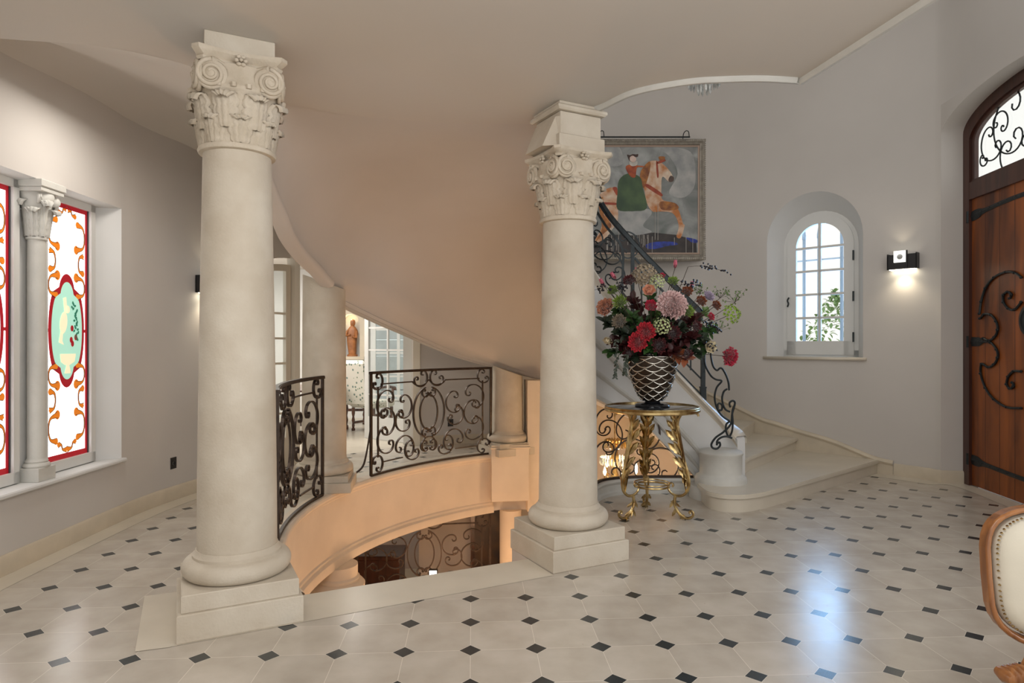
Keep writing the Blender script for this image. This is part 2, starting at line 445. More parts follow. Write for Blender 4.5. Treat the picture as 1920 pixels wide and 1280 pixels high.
# header above entrance with arched soffit
DZS, DRISE = 3.74, .30
arc_pts = [(LD/2-LD/2*math.cos(PI*k/24), DZS+DRISE*math.sin(PI*k/24)) for k in range(25)]
m.flatpoly([arc_pts+[(LD, 4.075), (0, 4.075)]], fd)
# reveal to the door plane
DOOR_A, DOOR_B = Vector((4.872, 7.0, 0)), Vector((4.63, 4.93, 0))
fdd, LDD, ddd, ndd = seg_fn((DOOR_A.x, DOOR_A.y), (DOOR_B.x, DOOR_B.y))
arc2 = [(LDD/2-LDD/2*math.cos(PI*k/24), DZS+.30*math.sin(PI*k/24)) for k in range(25)]
strip_between(m, [(0, 0)]+arc_pts+[(LD, 0)], fd, [(0, 0)]+arc2+[(LDD, 0)], fdd)
wall_strip(m, [(4.42, 4.85), (4.42, 2.9)], -.02, 6.6, False)
struct(m.build('wall_right', M['plaster'], auto=55))

# ---- floor of the hall with the stairwell opening
ring_edge = [rp(a, RR+.03) for a in range(214, 121, -3)]
HOLE = [(-1.29, 3.87)]+[(p.x, p.y) for p in ring_edge]+[(-.16, 8.96), (.30, 8.98), (.42, 9.86), (.9, 9.76), (1.4, 9.60), (1.9, 9.38), (2.4, 9.12), (2.85, 8.83), (2.9, 8.2), (2.3, 7.3), (2.0, 6.75), (1.84, 6.60), (1.53, 6.60), (1.2, 6.58), (1.0, 6.52), (.85, 6.34), (.72, 5.95), (.62, 5.4), (.52, 5.09), (-.0, 4.80), (.111, 4.541)]
OUT = [(-3.15, -2.2), (-3.33, 3.3), (-3.50, 3.4), (-3.52, 5.5), (-3.36, 5.6), (-3.25, 6.55), (-3.14, 7.08), (-2.80, 8.28), (-1.45, 9.72), (-.9, 9.85), (-.2, 10.0), (.5, 9.97), (1.4, 9.72), (2.4, 9.24), (3.25, 8.64), (4.25, 7.66), (4.75, 7.15), (4.98, 7.0), (4.75, 4.8), (4.6, -2.2)]
m = MB()
m.flatpoly([OUT, HOLE], lambda a, b: Vector((a, b, 0)))
struct(m.build('floor', M['floor']))
m = MB()
m.flatpoly([OUT, HOLE], lambda a, b: Vector((a, b, -.78)))
m.grid([[Vector((p[0], p[1], -.001)) for p in HOLE], [Vector((p[0], p[1], -.78)) for p in HOLE]], closeu=True)
struct(m.build('ceiling', M['plaster'], auto=30))
# plain stone border bands let into the floor
E_ = .0015
m = MB()
pl = (-1.68, 3.235); pr = (.267, 4.237)
dv = Vector((pr[0]-pl[0], pr[1]-pl[1])).normalized(); nv = Vector((-dv.y, dv.x))
m.flatpoly([[(-1.70, 3.22), (.267, 4.22), (.111, 4.541), (-1.29, 3.87), (-1.6, 3.9)]], lambda a, b: Vector((a, b, E_)))
m.flatpoly([[fl(253, 1222), fl(271, 1118), fl(330, 1110), (-1.6, 3.75), (-1.69, 3.22)]], lambda a, b: Vector((a, b, E_*1.5)))
struct(m.build('trim_4', M['stone_step']))
m = MB()
inner = [(-3.27, 3.3), (-3.30, 4.2), (-3.312, 5.0), (-3.31, 5.6), (-3.285, 6.0), (-3.20, 6.5), (-3.075, 7.1)]
P = spline([Vector((a, b, E_)) for a, b in inner], 6)
m.grid([P, [p+Vector((.19, -.03, 0)) for p in P]])
P = spline([Vector((a, b, E_)) for a, b in [(4.25, 7.56), (4.36, 7.45), (4.50, 7.29), (4.65, 7.10), (4.86, 6.99), (4.72, 5.9), (4.6, 4.9)]], 6)
m.grid([P, [p+Vector((-.20, -.16, 0)) for p in P]])
# ring border behind the railing
m.grid([[rp(a, RR+.0, E_*1.2) for a in range(210, 121, -3)], [rp(a, RR+.26, E_*1.2) for a in range(210, 121, -3)]])
struct(m.build('trim_5', M['stone_step']))

# ---- fascia of the round stairwell
prof = [(.10, .0), (-.03, 0), (-.045, -.012), (-.05, -.035), (-.04, -.055), (-.02, -.065), (-.02, -.085), (0, -.10), (0, -.64), (-.015, -.655), (-.015, -.68), (-.04, -.70), (-.045, -.73), (-.045, -.785), (.10, -.785)]
m = MB()
angs = [214-k*1.5 for k in range(62)]
m.grid([[rp(a, RR+q[0], q[1]+.002) for a in angs] for q in prof])
struct(m.build('trim_6', M['fascia'], auto=35), 'curved pale stone fascia round the edge of the open stairwell', 'stairwell fascia')

# ---- baseboards
def base(name, pts, h=.135, t=.022, sub=True):
    m = MB(); P = spline([Vector((a, b, 0)) for a, b in pts], 6) if sub else [Vector((a, b, 0)) for a, b in pts]
    m.sweep(P, [(0, 0), (t, 0), (t, h-.02), (t*.5, h), (0, h)])
    return struct(m.build(name, M['stone_band'], auto=35))
base('baseboard_left', [(-3.2, 1.5), (-3.27, 3.3), (-3.30, 4.6), (-3.315, 5.6), (-3.29, 6.0), (-3.205, 6.5), (-3.08, 7.08)])
base('baseboard_back', BACK[:5])
base('baseboard_right', RIGHT[1:]+[(4.87, 7.0)], sub=False)

# ---- ceiling of the low part: edge follows the gallery, then the well
CE = [(-3.4, 3.38), (-2.77, 3.53), (-2.3, 3.62), (-1.95, 3.84), (-1.72, 4.2), (-1.60, 4.47), (-1.19, 4.70), (-.6, 4.86), (0, 4.90), (.45, 4.84)]
GE = [(.45, 4.70), (.63, 4.53), (.81, 4.26), (1.10, 4.10), (1.32, 4.06), (1.56, 4.05), (1.82, 4.085)]
GE_s = [(p.x, p.y) for p in spline([Vector((a, b, 0)) for a, b in GE], 5)]
CE_s = [(p.x, p.y) for p in spline([Vector((a, b, 0)) for a, b in CE], 5)]
g2 = GE_s+[(2.0, 3.13), (2.22, 2.1), (2.75, -.6)]
m = MB()
m.flatpoly([CE_s+g2+[(-3.4, -.6)]], lambda a, b: Vector((a, b, ZC)))
m.grid([[Vector((p[0], p[1], ZC)) for p in g2], [Vector((p[0], p[1], 3.55)) for p in g2]])
m.flatpoly([CE_s+g2+[(-3.4, -.6)]], lambda a, b: Vector((a, b, 3.6)))
m.grid([[Vector((p[0], p[1]-.01, ZC)) for p in CE_s], [Vector((p[0], p[1]-.01, 3.6)) for p in CE_s]])
struct(m.build('ceiling', M['ceiling'], auto=40))
m = MB()
m.sweep([(a, b, ZC) for a, b in g2], [(-.02, 0), (-.02, -.018), (.0, -.03), (.02, -.03), (.035, -.012), (.035, .02), (0, .03)])
struct(m.build('trim_7', M['stone_white'], auto=40))
# passage ceiling left and behind, slightly higher, rounded into the wall
WALLC = [(-3.32, 3.0, 3.36), (-3.32, 4.18, 3.43), (-3.34, 5.3, 3.52), (-3.23, 6.5, 3.55), (-3.1, 7.1, 3.45), (-2.7, 8.25, 3.42), (-1.37, 9.62, 3.40), (-.5, 9.9, 3.4), (.6, 9.9, 3.4)]
INN = [(-3.4, 3.36, ZC), (-2.77, 3.52, ZC), (-2.3, 3.61, ZC), (-1.97, 3.82, ZC), (-1.74, 4.18, ZC+.01), (-1.62, 4.55, ZC+.02), (-1.72, 5.2, 3.2), (-1.85, 6.4, 3.3), (-1.4, 7.5, 3.35), (-.3, 8.6, 3.35), (.6, 8.9, 3.35)]
WS = spline(WALLC, 6); IS = spline(INN, 6)
m = MB(); rows = []
for t in [0, .05, .1, .18, .3, .5, .75, 1]:
    row = []
    for a, b in zip(WS, IS):
        p = a.lerp(b, t); top = max(a.z, b.z)+.04
        z = a.z-.10+.14*math.sin(min(1, t/.3)*PI/2) if t < .3 else lerp(a.z+.04, b.z, (t-.3)/.7)
        row.append(Vector((p.x, p.y, z)))
    rows.append(row)
m.grid(rows)
struct(m.build('ceiling', M['ceiling']))

# ---- the big curved plaster shell over the well (inner face of the upper stair)
BZ = [(100, .86), (110.5, 1.012), (119, 1.15), (128.5, 1.31), (144, 1.64), (154, 1.82), (164.5, 1.99), (172.7, 2.21), (179, 2.31), (186, 2.43), (195, 2.64), (204, 2.86), (214, 2.98)]
CEX = [(214, -1.72, 4.16), (204, -1.66, 4.43), (190, -1.5, 4.56), (175, -1.24, 4.68), (155, -.86, 4.80), (135, -.3, 4.89), (115, .2, 4.89), (98, .5, 4.82)]
CEX = CEX[::-1]
crease = [(105, 0), (112, .03), (128.5, .13), (138, .22), (144, .27), (154, .31), (159, .26), (164, .14), (168, .04), (170.5, 0)]
m = MB(); rows = []
angs = [98+k*1.5 for k in range(78)]
NT = 18
for a in angs:
    zb = interp(a, BZ); P0 = Vector((interp(a, [(q[0], q[1]) for q in CEX]), interp(a, [(q[0], q[2]) for q in CEX]), ZC))
    hc = interp(a, crease)
    Rg = sp(a)
    if a > 204.5: P0 = Vector((Rg.x, Rg.y, ZC+.01))
    else: P0 = P0+(P0-Rg).normalized()*Vector((1, 1, 0)).length*0+Vector((0, -.05, .004))
    D = Vector((Rg.x-P0.x, Rg.y-P0.y, 0))
    P1 = P0+D*.6; P2 = Vector((Rg.x, Rg.y, lerp(zb+hc, ZC, .62))); P3 = Vector((Rg.x, Rg.y, zb+hc))
    row = []
    for k in range(NT+1):
        t = k/NT; q = (1-t)**3*P0+3*(1-t)**2*t*P1+3*(1-t)*t*t*P2+t**3*P3
        row.append(q)
    # rounded lower lip that falls back to the bottom edge
    for k in range(1, 5):
        s = k/4
        row.append(sp(a, .16*s*min(1, hc/.15)+.002*s, zb+hc*(1-s)))
    rows.append(row)
m.grid(rows)
shell_rows = rows
struct(m.build('ceiling', M['plaster'], auto=60))
# bottom edge: underside and moulding
m = MB()
def lip(a):
    return min(1, interp(a, crease)/.15)*.16
m.grid([[sp(a, lip(a)+q[0], interp(a, BZ)+q[1]) for a in angs] for q in [(0, 0), (0, -.01), (.02, -.02), (.05, -.02), (.061, .0)]])
A2 = [a for a in angs if a > 168]
pm = [(.0, .05), (-.02, .045), (-.03, .03), (-.03, .0), (-.02, -.02), (.0, -.03), (.03, -.035), (.10, -.035), (.10, .02)]
m.grid([[sp(a, q[0], interp(a, BZ)+q[1]) for a in A2] for q in pm])
A3 = [a for a in angs if 100 < a < 169]
pm2 = [(-.02, .05), (-.035, .035), (-.02, .0), (.03, .0)]
m.grid([[sp(a, lip(a)+q[0], interp(a, BZ)+q[1]) for a in A3] for q in pm2])
struct(m.build('trim_8', M['plaster'], auto=40))
# passage side of the shell, sloping soffit of the stair
m = MB()
A4 = [a for a in angs]
rr = []
for a in A4:
    zb = interp(a, BZ); o_ = sp(a, lip(a)+.06)
    rr.append([Vector((o_.x, o_.y, zb)), Vector((o_.x, o_.y, 3.4))])
m.grid(rr)
m.grid([[sp(214, 0, z), sp(214, .13, z)] for z in (2.95, 3.4)])
struct(m.build('wall_inner', M['plaster'], auto=40))
# pier wall that closes the shell behind the right-hand column
m = MB()
e = shell_rows[0]
Q = [Vector((.60, 5.55, 0)), Vector((.62, 5.9, 0))]
m.grid([[Vector((p.x, p.y, p.z)) for p in e[:NT+1]], [Vector((max(.62, .62), 5.9, max(1.05, min(ZC, p.z+.3)))) for p in e[:NT+1]]])
struct(m.build('wall_inner', M['plaster'], auto=40))
# upper ceiling of the tall entrance part
m = MB(); m.flatpoly([[(-3.5, 3.4), (-3.5, 10.1), (5.1, 10.1), (5.1, 2.4), (2.3, 2.4)]], lambda a, b: Vector((a, b, 6.6)))
struct(m.build('ceiling', M['ceiling']))
# ---- lower hall: side walls and floor
m = MB()
m.flatpoly([[(-3.6, 2.6), (4.6, 2.6), (4.6, 10.4), (-3.6, 10.4)]], lambda a, b: Vector((a, b, LOWF)))
struct(m.build('floor', M['stone_band']))
m = MB()
m.grid([[Vector((x, y, z)) for x, y in [(-3.6, 2.6), (4.6, 2.6), (4.6, 10.4), (-3.6, 10.4)]] for z in (LOWF, -.78)], closeu=True)
struct(m.build('wall_lower', M['plaster'], auto=30))

# ============================================================ STONE COLUMNS
R27 = R_(27.2)
def base_profile(r, k=1.0, z0=.23):
    # torus, fillet, cove, shaft start
    out = [(r*.9, z0)]
    for i in range(0, 13):
        a = -PI/2+PI*i/12
        out.append((r+.028*k+.048*k*math.cos(a)*1.0, z0+.052+.052*math.sin(a)))
    out += [(r+.022, z0+.108), (r+.022, z0+.122), (r+.012, z0+.130), (r+.004, z0+.150)]
    return out
def shaft_profile(rb, rt, z0, z1, n=14):
    out = []
    for i in range(n+1):
        t = i/n; e = rb-(rb-rt)*(t**1.5*.75+t*.25)
        out.append((e, lerp(z0, z1, t)))
    return out
def acanthus(mb, ang, r0, z0, h, wdt, curl, M4=None, lobes=4):
    rows = []; nu, nvv = 14, 18
    for j in range(nvv+1):
        v = j/nvv
        lobe = .74+.26*abs(math.sin(v*PI*lobes))**.6; wv = wdt*(.80+.30*math.sin(PI*v))*lobe*(1 if v < .75 else 1-.5*((v-.75)/.25)**2)
        # rises then curls out and down
        if v < .72: rr = r0+.008+v*.03; zz = z0+h*v/.80
        else:
            q = (v-.72)/.28; rr = r0+.03+curl*math.sin(q*PI*.55); zz = z0+h*.90+h*.12*math.sin(q*PI*.8)-h*.16*q*q
        row = []
        for i in range(nu+1):
            u = (i/nu-.5)*2
            rib = (.0045+.005*v)*math.cos(u*PI*5)+.010*(1-abs(u))-.012*u*u+.004*math.sin(v*PI*9)*abs(u)
            a = ang+u*wv/(r0+.02)
            rad = rr+rib
            row.append(Vector((rad*math.cos(a), rad*math.sin(a), zz-.02*h*abs(u))))
        rows.append(row)
    if M4: rows = [[M4 @ p for p in r] for r in rows]
    mb.grid(rows)
def volute(mb, c, xdir, ydir, ndir, r, thick=.05, turns=2.2, w0=.36, start=0):
    # spiral ridge on a disc; c centre, xdir/ydir span the disc, ndir its axis
    path = []; N_ = 44; rad = []
    for i in range(N_+1):
        t = i/N_; a = start+turns*2*PI*t; q = r*(1-.84*t**.8)
        path.append(c+xdir*(q*math.cos(a))+ydir*(q*math.sin(a))+ndir*(thick*.12+thick*.5*t)); rad.append(lerp(r*.17, r*.09, t))
    mb.tube(path, rad, 6)
    Mx = Matrix((xdir, ydir, ndir)).transposed().to_4x4(); Mx.translation = c
    mb.lathe([(.0, -thick*.5), (r*1.02, -thick*.5), (r*1.08, -thick*.2), (r*.95, thick*.05), (r*.4, thick*.30), (r*.22, thick*.62), (0.0, thick*.72)], n=22, M=Mx)
def capital(parent, rn, hcap, half, mt, z0, rot, ornate=True):
    """composite capital: bell, two rows of leaves, corner volutes, concave abacus, rosettes"""
    Mr = Matrix.Rotation(rot, 4, 'Z')
    m = MB()
    zb = z0
    m.lathe([(rn+.0, zb-.035), (rn+.022, zb-.03), (rn+.028, zb-.017), (rn+.022, zb-.004), (rn, zb), (rn+.003, zb+.02), (rn+.01, zb+hcap*.35), (rn+.03, zb+hcap*.52), (rn+.055, zb+hcap*.56), (rn+.06, zb+hcap*.60), (rn+.05, zb+hcap*.63), (rn+.035, zb+hcap*.8), (rn+.03, zb+hcap*.86)], n=40)
    # egg beading
    for k in range(20):
        a = 2*PI*k/20
        m.tube([Vector(((rn+.058)*math.cos(a), (rn+.058)*math.sin(a), zb+hcap*(.585))), Vector(((rn+.062)*math.cos(a), (rn+.062)*math.sin(a), zb+hcap*(.63)))], .016, 6)
    cap = m.build('capital', mt, parent, auto=50)
    lm = MB(); acanthus(lm, 0, rn, zb+.0, hcap*.30, rn*.40, .024)
    leaf = lm.build('carved_leaf', mt, cap)
    lm2 = MB(); acanthus(lm2, 0, rn+.012, zb+hcap*.16, hcap*.38, rn*.42, .038)
    leaf2 = lm2.build('carved_leaf', mt, cap)
    for q in range(8):
        for k, (src, off) in enumerate(((leaf, 0), (leaf2, PI/8))):
            o = src if q == 0 else src.copy()
            if q: COL.objects.link(o); o.parent = cap
            o.rotation_euler = (0, 0, off+rot+q*PI/4)
    # abacus with concave sides
    def ab(hf, cut, z):
        pts = []
        for s in range(4):
            a = rot+s*PI/2
            ex = Vector((math.cos(a), math.sin(a), 0)); ey = Vector((-math.sin(a), math.cos(a), 0))
            for k in range(9):
                t = -1+2*k/8
                pts.append(ex*(hf-cut*(1-t*t))+ey*(hf*.86*t)+Vector((0, 0, z)))
        return pts
    am = MB(); za = zb+hcap*.86
    am.grid([ab(half*.90, .035, za), ab(half*.93, .035, za+hcap*.03), ab(half*.90, .035, za+hcap*.05), ab(half*.98, .035, za+hcap*.08), ab(half*1.02, .035, za+hcap*.10), ab(half*1.02, .035, za+hcap*.14)], closeu=True)
    P = ab(half*1.02, .035, za+hcap*.14); am.add(P+[Vector((0, 0, za+hcap*.14))], [(i, (i+1) % len(P), len(P)) for i in range(len(P))])
    P = ab(half*.9, .035, za); am.add(P+[Vector((0, 0, za))], [((i+1) % len(P), i, len(P)) for i in range(len(P))])
    am.build('abacus', mt, cap, auto=40)
    vr = hcap*.160
    for s in range(4):
        a = rot+s*PI/2
        ex = Vector((math.cos(a), math.sin(a), 0)); ey = Vector((-math.sin(a), math.cos(a), 0))
        rm = MB()
        for k in range(6):
            b = k*PI/3; c = ex*(half-.02)+ey*(.022*math.cos(b))+Vector((0, 0, za+hcap*.04+.022*math.sin(b)))
            Mx = Matrix.Translation(c); rm.lathe([(0, -.012), (.012, -.006), (.014, .004), (0, .012)], n=8, M=Mx)
        c = ex*(half-.008)+Vector((0, 0, za+hcap*.04)); rm.lathe([(0, -.012), (.012, 0), (0, .012)], n=8, M=Matrix.Translation(c))
        rm.build('rosette', mt, cap)
        for sg in (-1, 1):
            vm = MB()
            # volute discs sit near the corners, facing the four sides, swung outward
            sw = R_(6)*sg
            nd_ = (ex*math.cos(sw)+ey*math.sin(sw)*1.0).normalized(); xd = Vector((-nd_.y, nd_.x, 0))*sg
            c = ex*(half*.90)+ey*(sg*half*.62)+Vector((0, 0, za-vr*.98))
            volute(vm, c, -xd, Vector((0, 0, 1)), nd_, vr, .034, 2.2, start=PI*.5)
            # band from the middle of the face rolling into the volute
            p = [ex*(half*.66)+ey*(sg*.02)+Vector((0, 0, za-vr*1.15)), ex*(half*.72)+ey*(sg*half*.25)+Vector((0, 0, za-vr*.35)), ex*(half*.80)+ey*(sg*half*.5)+Vector((0, 0, za-vr*.02)), c+Vector((0, 0, vr*.98))]
            vm.tube(spline(p, 6), .020, 6)
            vm.build('volute', mt, cap)
    return cap

def stone_column(name, c, label, zneck, hcap, rb=.209, rt=.178, half=.225, top=ZC, block=.175, tall=False):
    o = empty(name, (c[0], c[1], 0)); tag(o, label, 'column', 'carved stone columns beside the stairwell')
    Mz = Matrix.Rotation(R27, 4, 'Z')
    m = MB(); m.box(-.305, .305, -.305, .305, 0, .141, Mz, .004)
    m.build('plinth', M['stone'], o)
    m = MB(); m.box(-.285, .285, -.285, .285, .1405, .231, Mz, .004); m.build('plinth_step', M['stone'], o)
    m = MB(); m.lathe(base_profile(rb, 1.0, .23), n=56); m.build('column_base', M['stone'], o, auto=40)
    m = MB(); m.lathe(shaft_profile(rb, rt, .375, zneck-.03), n=56); m.build('shaft', M['stone'], o, auto=40)
    capital(o, rt, hcap, half, M['stone_carved'], zneck, R27)
    za = zneck+hcap
    m = MB()
    if not tall:
        m.box(-block, block, -block, block, za-.002, top, Mz, .004)
    else:
        b = .165
        m.box(-b-.02, b+.02, -b-.02, b+.02, za-.002, za+.10, Mz, .005)
        m.box(-b, b, -b, b, za+.10, top-.065, Mz, .003)
        m.box(-b-.035, b+.035, -b-.035, b+.035, top-.062, top-.022, Mz, .012)
        m.box(-b-.015, b+.015, -b-.015, b+.015, top-.022, top, Mz, .004)
        # rough wedge on the well side leaning back into the shell
        A = [(-b, -b, za+.02), (-b, b, za+.02), (-b-.10, b*.9, za+.02), (-b-.10, -b*.55, za+.02)]
        B = [(-b, -b*.98, top-.10), (-b, b, top-.10), (-b-.02, b*.9, top-.10), (-b-.02, -b*.8, top-.10)]
        m.smooth = False
        m.add(A+B, [(0,1,2,3),(4,7,6,5),(0,3,7,4),(3,2,6,7),(2,1,5,6)], Mz); m.smooth = True
    m.build('impost_block', M['stone'], o, auto=30)
    return o
C1 = (-1.537, 3.655); C2 = (.400, 4.655)
stone_column('column', C1, 'big pale stone column on the left with a squat block above its leafy capital', 2.575, .475, half=.232)
stone_column('column', C2, 'stone column right of the stairwell with a tall stone block on its capital', 2.385, .445, half=.235, tall=True)
# plain column carrying the stair between the two railing panels
def plain_column(c, rot, rb, z0, z1, label, plinth=True, slope=.36):
    o = empty('column', (c[0], c[1], z0)); tag(o, label, 'column')
    Mz = Matrix.Rotation(rot, 4, 'Z')
    if plinth:
        m = MB(); m.box(-.30, .30, -.30, .30, 0, .10, Mz, .004); m.box(-.27, .27, -.27, .27, .10, .165, Mz, .004); m.build('plinth', M['stone'], o)
        zz = .165
    else: zz = 0
    m = MB(); m.lathe(base_profile(rb, .9, zz), n=48); m.build('column_base', M['stone'], o, auto=40)
    m = MB(); m.lathe(shaft_profile(rb, rb*.95, zz+.145, z1-z0), n=48)
    for v_ in m.v:
        if v_.z > z1-z0-.08: v_.z -= slope*v_.x
    m.build('shaft', M['stone'], o, auto=40)
    return o
plain_column((-1.955, 6.79), R_(8), .225, 0, 2.14, 'plain round column without a capital running up into the curved stair soffit')
plain_column((-.06, 8.98), R_(30), .215, .0, 1.13, 'short stone column on the pedestal at the far right end of the railing')
# pedestal pier standing out of the fascia
o = empty('pedestal', (-.01, 8.72, 0), R_(8)); tag(o, 'moulded stone pedestal block set into the stairwell fascia at the far railing end', 'pedestal')
m = MB(); m.box(-.265, .235, -.03, .22, -.60, .10, None, .004); m.build('die', M['fascia'], o)
m = MB(); m.box(-.285, .255, -.05, .24, .10, .125, None, .008); m.box(-.27, .24, -.035, .22, .125, .15, None, .006); m.build('pedestal_cap', M['fascia'], o)
m = MB(); m.box(.235, .52, .08, .40, -.78, 1.0, None, .004)
m.build('pilaster', M['fascia'], o)
# lower columns
def lower_col(c, z0, z1, r, label):
    o = empty('column', (c[0], c[1], z0)); tag(o, label, 'column')
    m = MB(); m.lathe([(r+.07, 0), (r+.07, .05), (r+.075, .08), (r+.05, .11), (r+.02, .12), (r+.02, .15), (r, .17), (r, z1-z0)], n=36); m.build('shaft', M['fascia'], o, auto=40)
    m = MB(); m.box(-.25, .25, -.25, .25, LOWF-z0, 0, Matrix.Rotation(.3, 4, 'Z')); m.build('pedestal', M['fascia'], o)
lower_col((-1.80, 6.75), -1.06, -.78, .20, 'short round column below the stairwell fascia at its lower left')
lower_col((-.02, 9.0), -2.6, -.78, .15, 'round column below the pedestal in the lower hall')
# ============================================================ STAIRCASE
st = empty('staircase', (2.4, 6.6, 0)); tag(st, 'pale stone staircase with fanned steps winding up along the curved wall', 'staircase')
def wchild(mb, name, mt, parent, auto=40):
    o = mb.build(name, mt, parent, auto=auto); pm_ = Matrix.Identity(4)
    p = parent; L = Vector((0, 0, 0))
    while p: L += p.location; p = p.parent
    o.location = -L
    return o
def ray_wall(P, ang):
    # distance along a direction to the outer wall polyline
    W = [Vector((a, b)) for a, b in BACK+[WIN3[1]]+RIGHT[1:]]
    d = Vector((math.cos(ang), math.sin(ang))); best = 3
    for a, b in zip(W, W[1:]):
        e = b-a; den = d.x*e.y-d.y*e.x
        if abs(den) < 1e-9: continue
        t = ((a.x-P.x)*e.y-(a.y-P.y)*e.x)/den; s = ((a.x-P.x)*d.y-(a.y-P.y)*d.x)/den
        if t > 0 and -.001 <= s <= 1.001: best = t; break
    return P+d*(best+.01)
RIS = .16
Z1 = [(4.27, 7.55), (3.3, 6.73), (2.62, 6.16), (2.40, 5.98), (2.24, 5.86), (2.06, 5.775), (1.90, 5.78), (1.80, 5.86), (1.765, 5.98), (1.775, 6.25)]
Z2 = [(3.60, 8.20), (2.9, 7.32), (2.62, 6.98), (2.48, 6.80), (2.36, 6.62), (2.24, 6.50), (2.08, 6.42), (1.95, 6.42)]
def step_poly(front, back): return front+back[::-1]
inner = [Vector((1.86, 6.66)), Vector((1.86, 6.66))]
risers = []
for k in range(3, 15):
    P = Vector((1.93-.112*(k-3)*1.0, 6.70)); ang = R_(61+3.0*(k-3))
    if k == 3: P = Vector((2.12, 6.66))
    Q = ray_wall(P, ang); risers.append((k, P, Q))
# steps 1 and 2: solid blocks with rounded front, tread slab with nosing
def offset_poly(poly, d):
    n = len(poly); out = []
    for i in range(n):
        a = Vector(poly[(i-1) % n]); b = Vector(poly[i]); c = Vector(poly[(i+1) % n])
        t = ((b-a).normalized()+(c-b).normalized()); t = t.normalized() if t.length > 1e-6 else (c-b).normalized()
        nrm = Vector((-t.y, t.x)); out.append((b.x+nrm.x*d, b.y+nrm.y*d))
    return out
def step_mesh(front, back, zt, zb):
    k_ = 1 if len(front) > 9 else 3
    front = front[:k_]+[(p.x, p.y) for p in spline([Vector(q) for q in front[k_:]], 6)]
    m = MB(); poly = front+back
    ins = [(p[0], p[1]) for p in offset_poly(poly, .0)]
    # front runs from wall to newel: inside is on the right-hand/back side -> inset riser by 25 mm
    Fi = []
    for i, p in enumerate(front):
        a = Vector(front[max(i-1, 0)]); c = Vector(front[min(i+1, len(front)-1)]); t = (c-a).normalized()
        Fi.append((p[0]+t.y*.028, p[1]-t.x*.028))
    m.prism(Fi+back, zb, zt-.035)
    m.prism(poly, zt-.036, zt-.008)
    m.prism([(p[0]+(q[0]-p[0])*.25, p[1]+(q[1]-p[1])*.25) for p, q in zip(front, Fi)]+back, zt-.008, zt)
    return m
k3, P3_, Q3 = risers[0]
wchild(step_mesh(Z1, [(1.95, 6.6), (2.4, 7.1), (3.55, 8.26), (3.95, 7.88)], RIS, .0), 'step', M['stone_step'], st)
wchild(step_mesh(Z2, [(2.0, 6.75), (2.5, 7.9), (Q3.x-.12, Q3.y+.12), (3.25, 8.57)], 2*RIS, RIS-.001), 'step', M['stone_step'], st)
for (k, P, Q), (k2, P2, Q2) in zip(risers, risers[1:]):
    zt = k*RIS
    m = MB(); d_ = (Q-P).normalized(); nn = Vector((d_.y, -d_.x))*.025   # nosing towards the walker
    front = [(P.x+nn.x, P.y+nn.y), (Q.x+nn.x*.2, Q.y+nn.y*.2)]
    body = [(P.x, P.y), (Q.x, Q.y), (Q2.x, Q2.y), (P2.x, P2.y)]
    m.prism(body, max(0 if k < 5 else zt-.36, zt-.36) if k > 4 else .0+(RIS if k < 5 else 0), zt-.036)
    m.prism([front[0], front[1], (Q2.x, Q2.y), (P2.x, P2.y)], zt-.036, zt)
    wchild(m, 'step', M['stone_step'], st)
# string wall on the well side
SP = [(.50, 5.75), (.60, 6.0), (.72, 6.2), (.85, 6.36), (1.03, 6.50), (1.3, 6.57), (1.6, 6.585), (1.85, 6.58), (2.03, 6.55), (2.16, 6.49), (2.22, 6.42)]
SPs = spline([Vector((a, b, 0)) for a, b in SP], 6)
CAPZ = [(.5, 2.48), (.85, 2.09), (1.25, 1.645), (1.66, 1.195), (2.05, .79), (2.16, .66), (2.25, .50)]
BOTZ = [(.5, 1.13), (.82, .945), (1.35, .665), (1.83, .17), (1.95, .02), (2.3, 0)]
def czx(x): return interp(x, CAPZ)
def bzx(x): return interp(x, BOTZ)
def path_n(P, i):
    a = P[max(i-1, 0)]; b = P[min(i+1, len(P)-1)]; t = (b-a).normalized(); return Vector((t.y, -t.x, 0))   # towards camera side
m = MB(); fr_, bk_ = [], []
rowsA, rowsB = [], []
for i, p in enumerate(SPs):
    n_ = path_n(SPs, i); zc, zb_ = czx(p.x), bzx(p.x)
    rowsA.append([p+n_*.0+Vector((0, 0, lerp(zb_, zc, k/8))) for k in range(9)]); rowsB.append([p-n_*.13+Vector((0, 0, lerp(zb_, zc, k/8))) for k in range(9)])
m.grid(rowsA); m.grid(rowsB); m.grid([[r[0] for r in rowsA], [r[0] for r in rowsB]]); m.grid([[r[-1] for r in rowsA], [r[-1] for r in rowsB]])
m.add([rowsA[-1][0], rowsA[-1][-1], rowsB[-1][-1], rowsB[-1][0]], [(0, 1, 2, 3)])
wchild(m, 'string_wall', M['reveal'], st)
def sweep3(P, prof, side):
    # profile points (offset to the camera side, dz)
    return [[p+path_n(P, i)*q[0]+Vector((0, 0, side(p.x)+q[1])) for i, p in enumerate(P)] for q in prof]
m = MB(); m.grid(sweep3(SPs, [(-.15, -.05), (-.16, 0), (-.14, .03), (.01, .035), (.035, .02), (.04, -.01), (.02, -.035), (.005, -.05), (.0, -.08)], czx))
wchild(m, 'string_cap', M['stone_step'], st)
S2 = [p for p in SPs if p.x < 1.98]
m = MB(); m.grid(sweep3(S2, [(.0, .03), (.02, .03), (.03, .01), (.03, -.02), (0, -.03)], lambda x: bzx(x)+.03))
m.grid(sweep3(S2, [(0, .03), (.014, .024), (.02, .0), (.012, -.02), (0, -.03)], lambda x: bzx(x)+interp(x, [(.5, .30), (.85, .27), (1.4, .16), (1.98, .14)])))
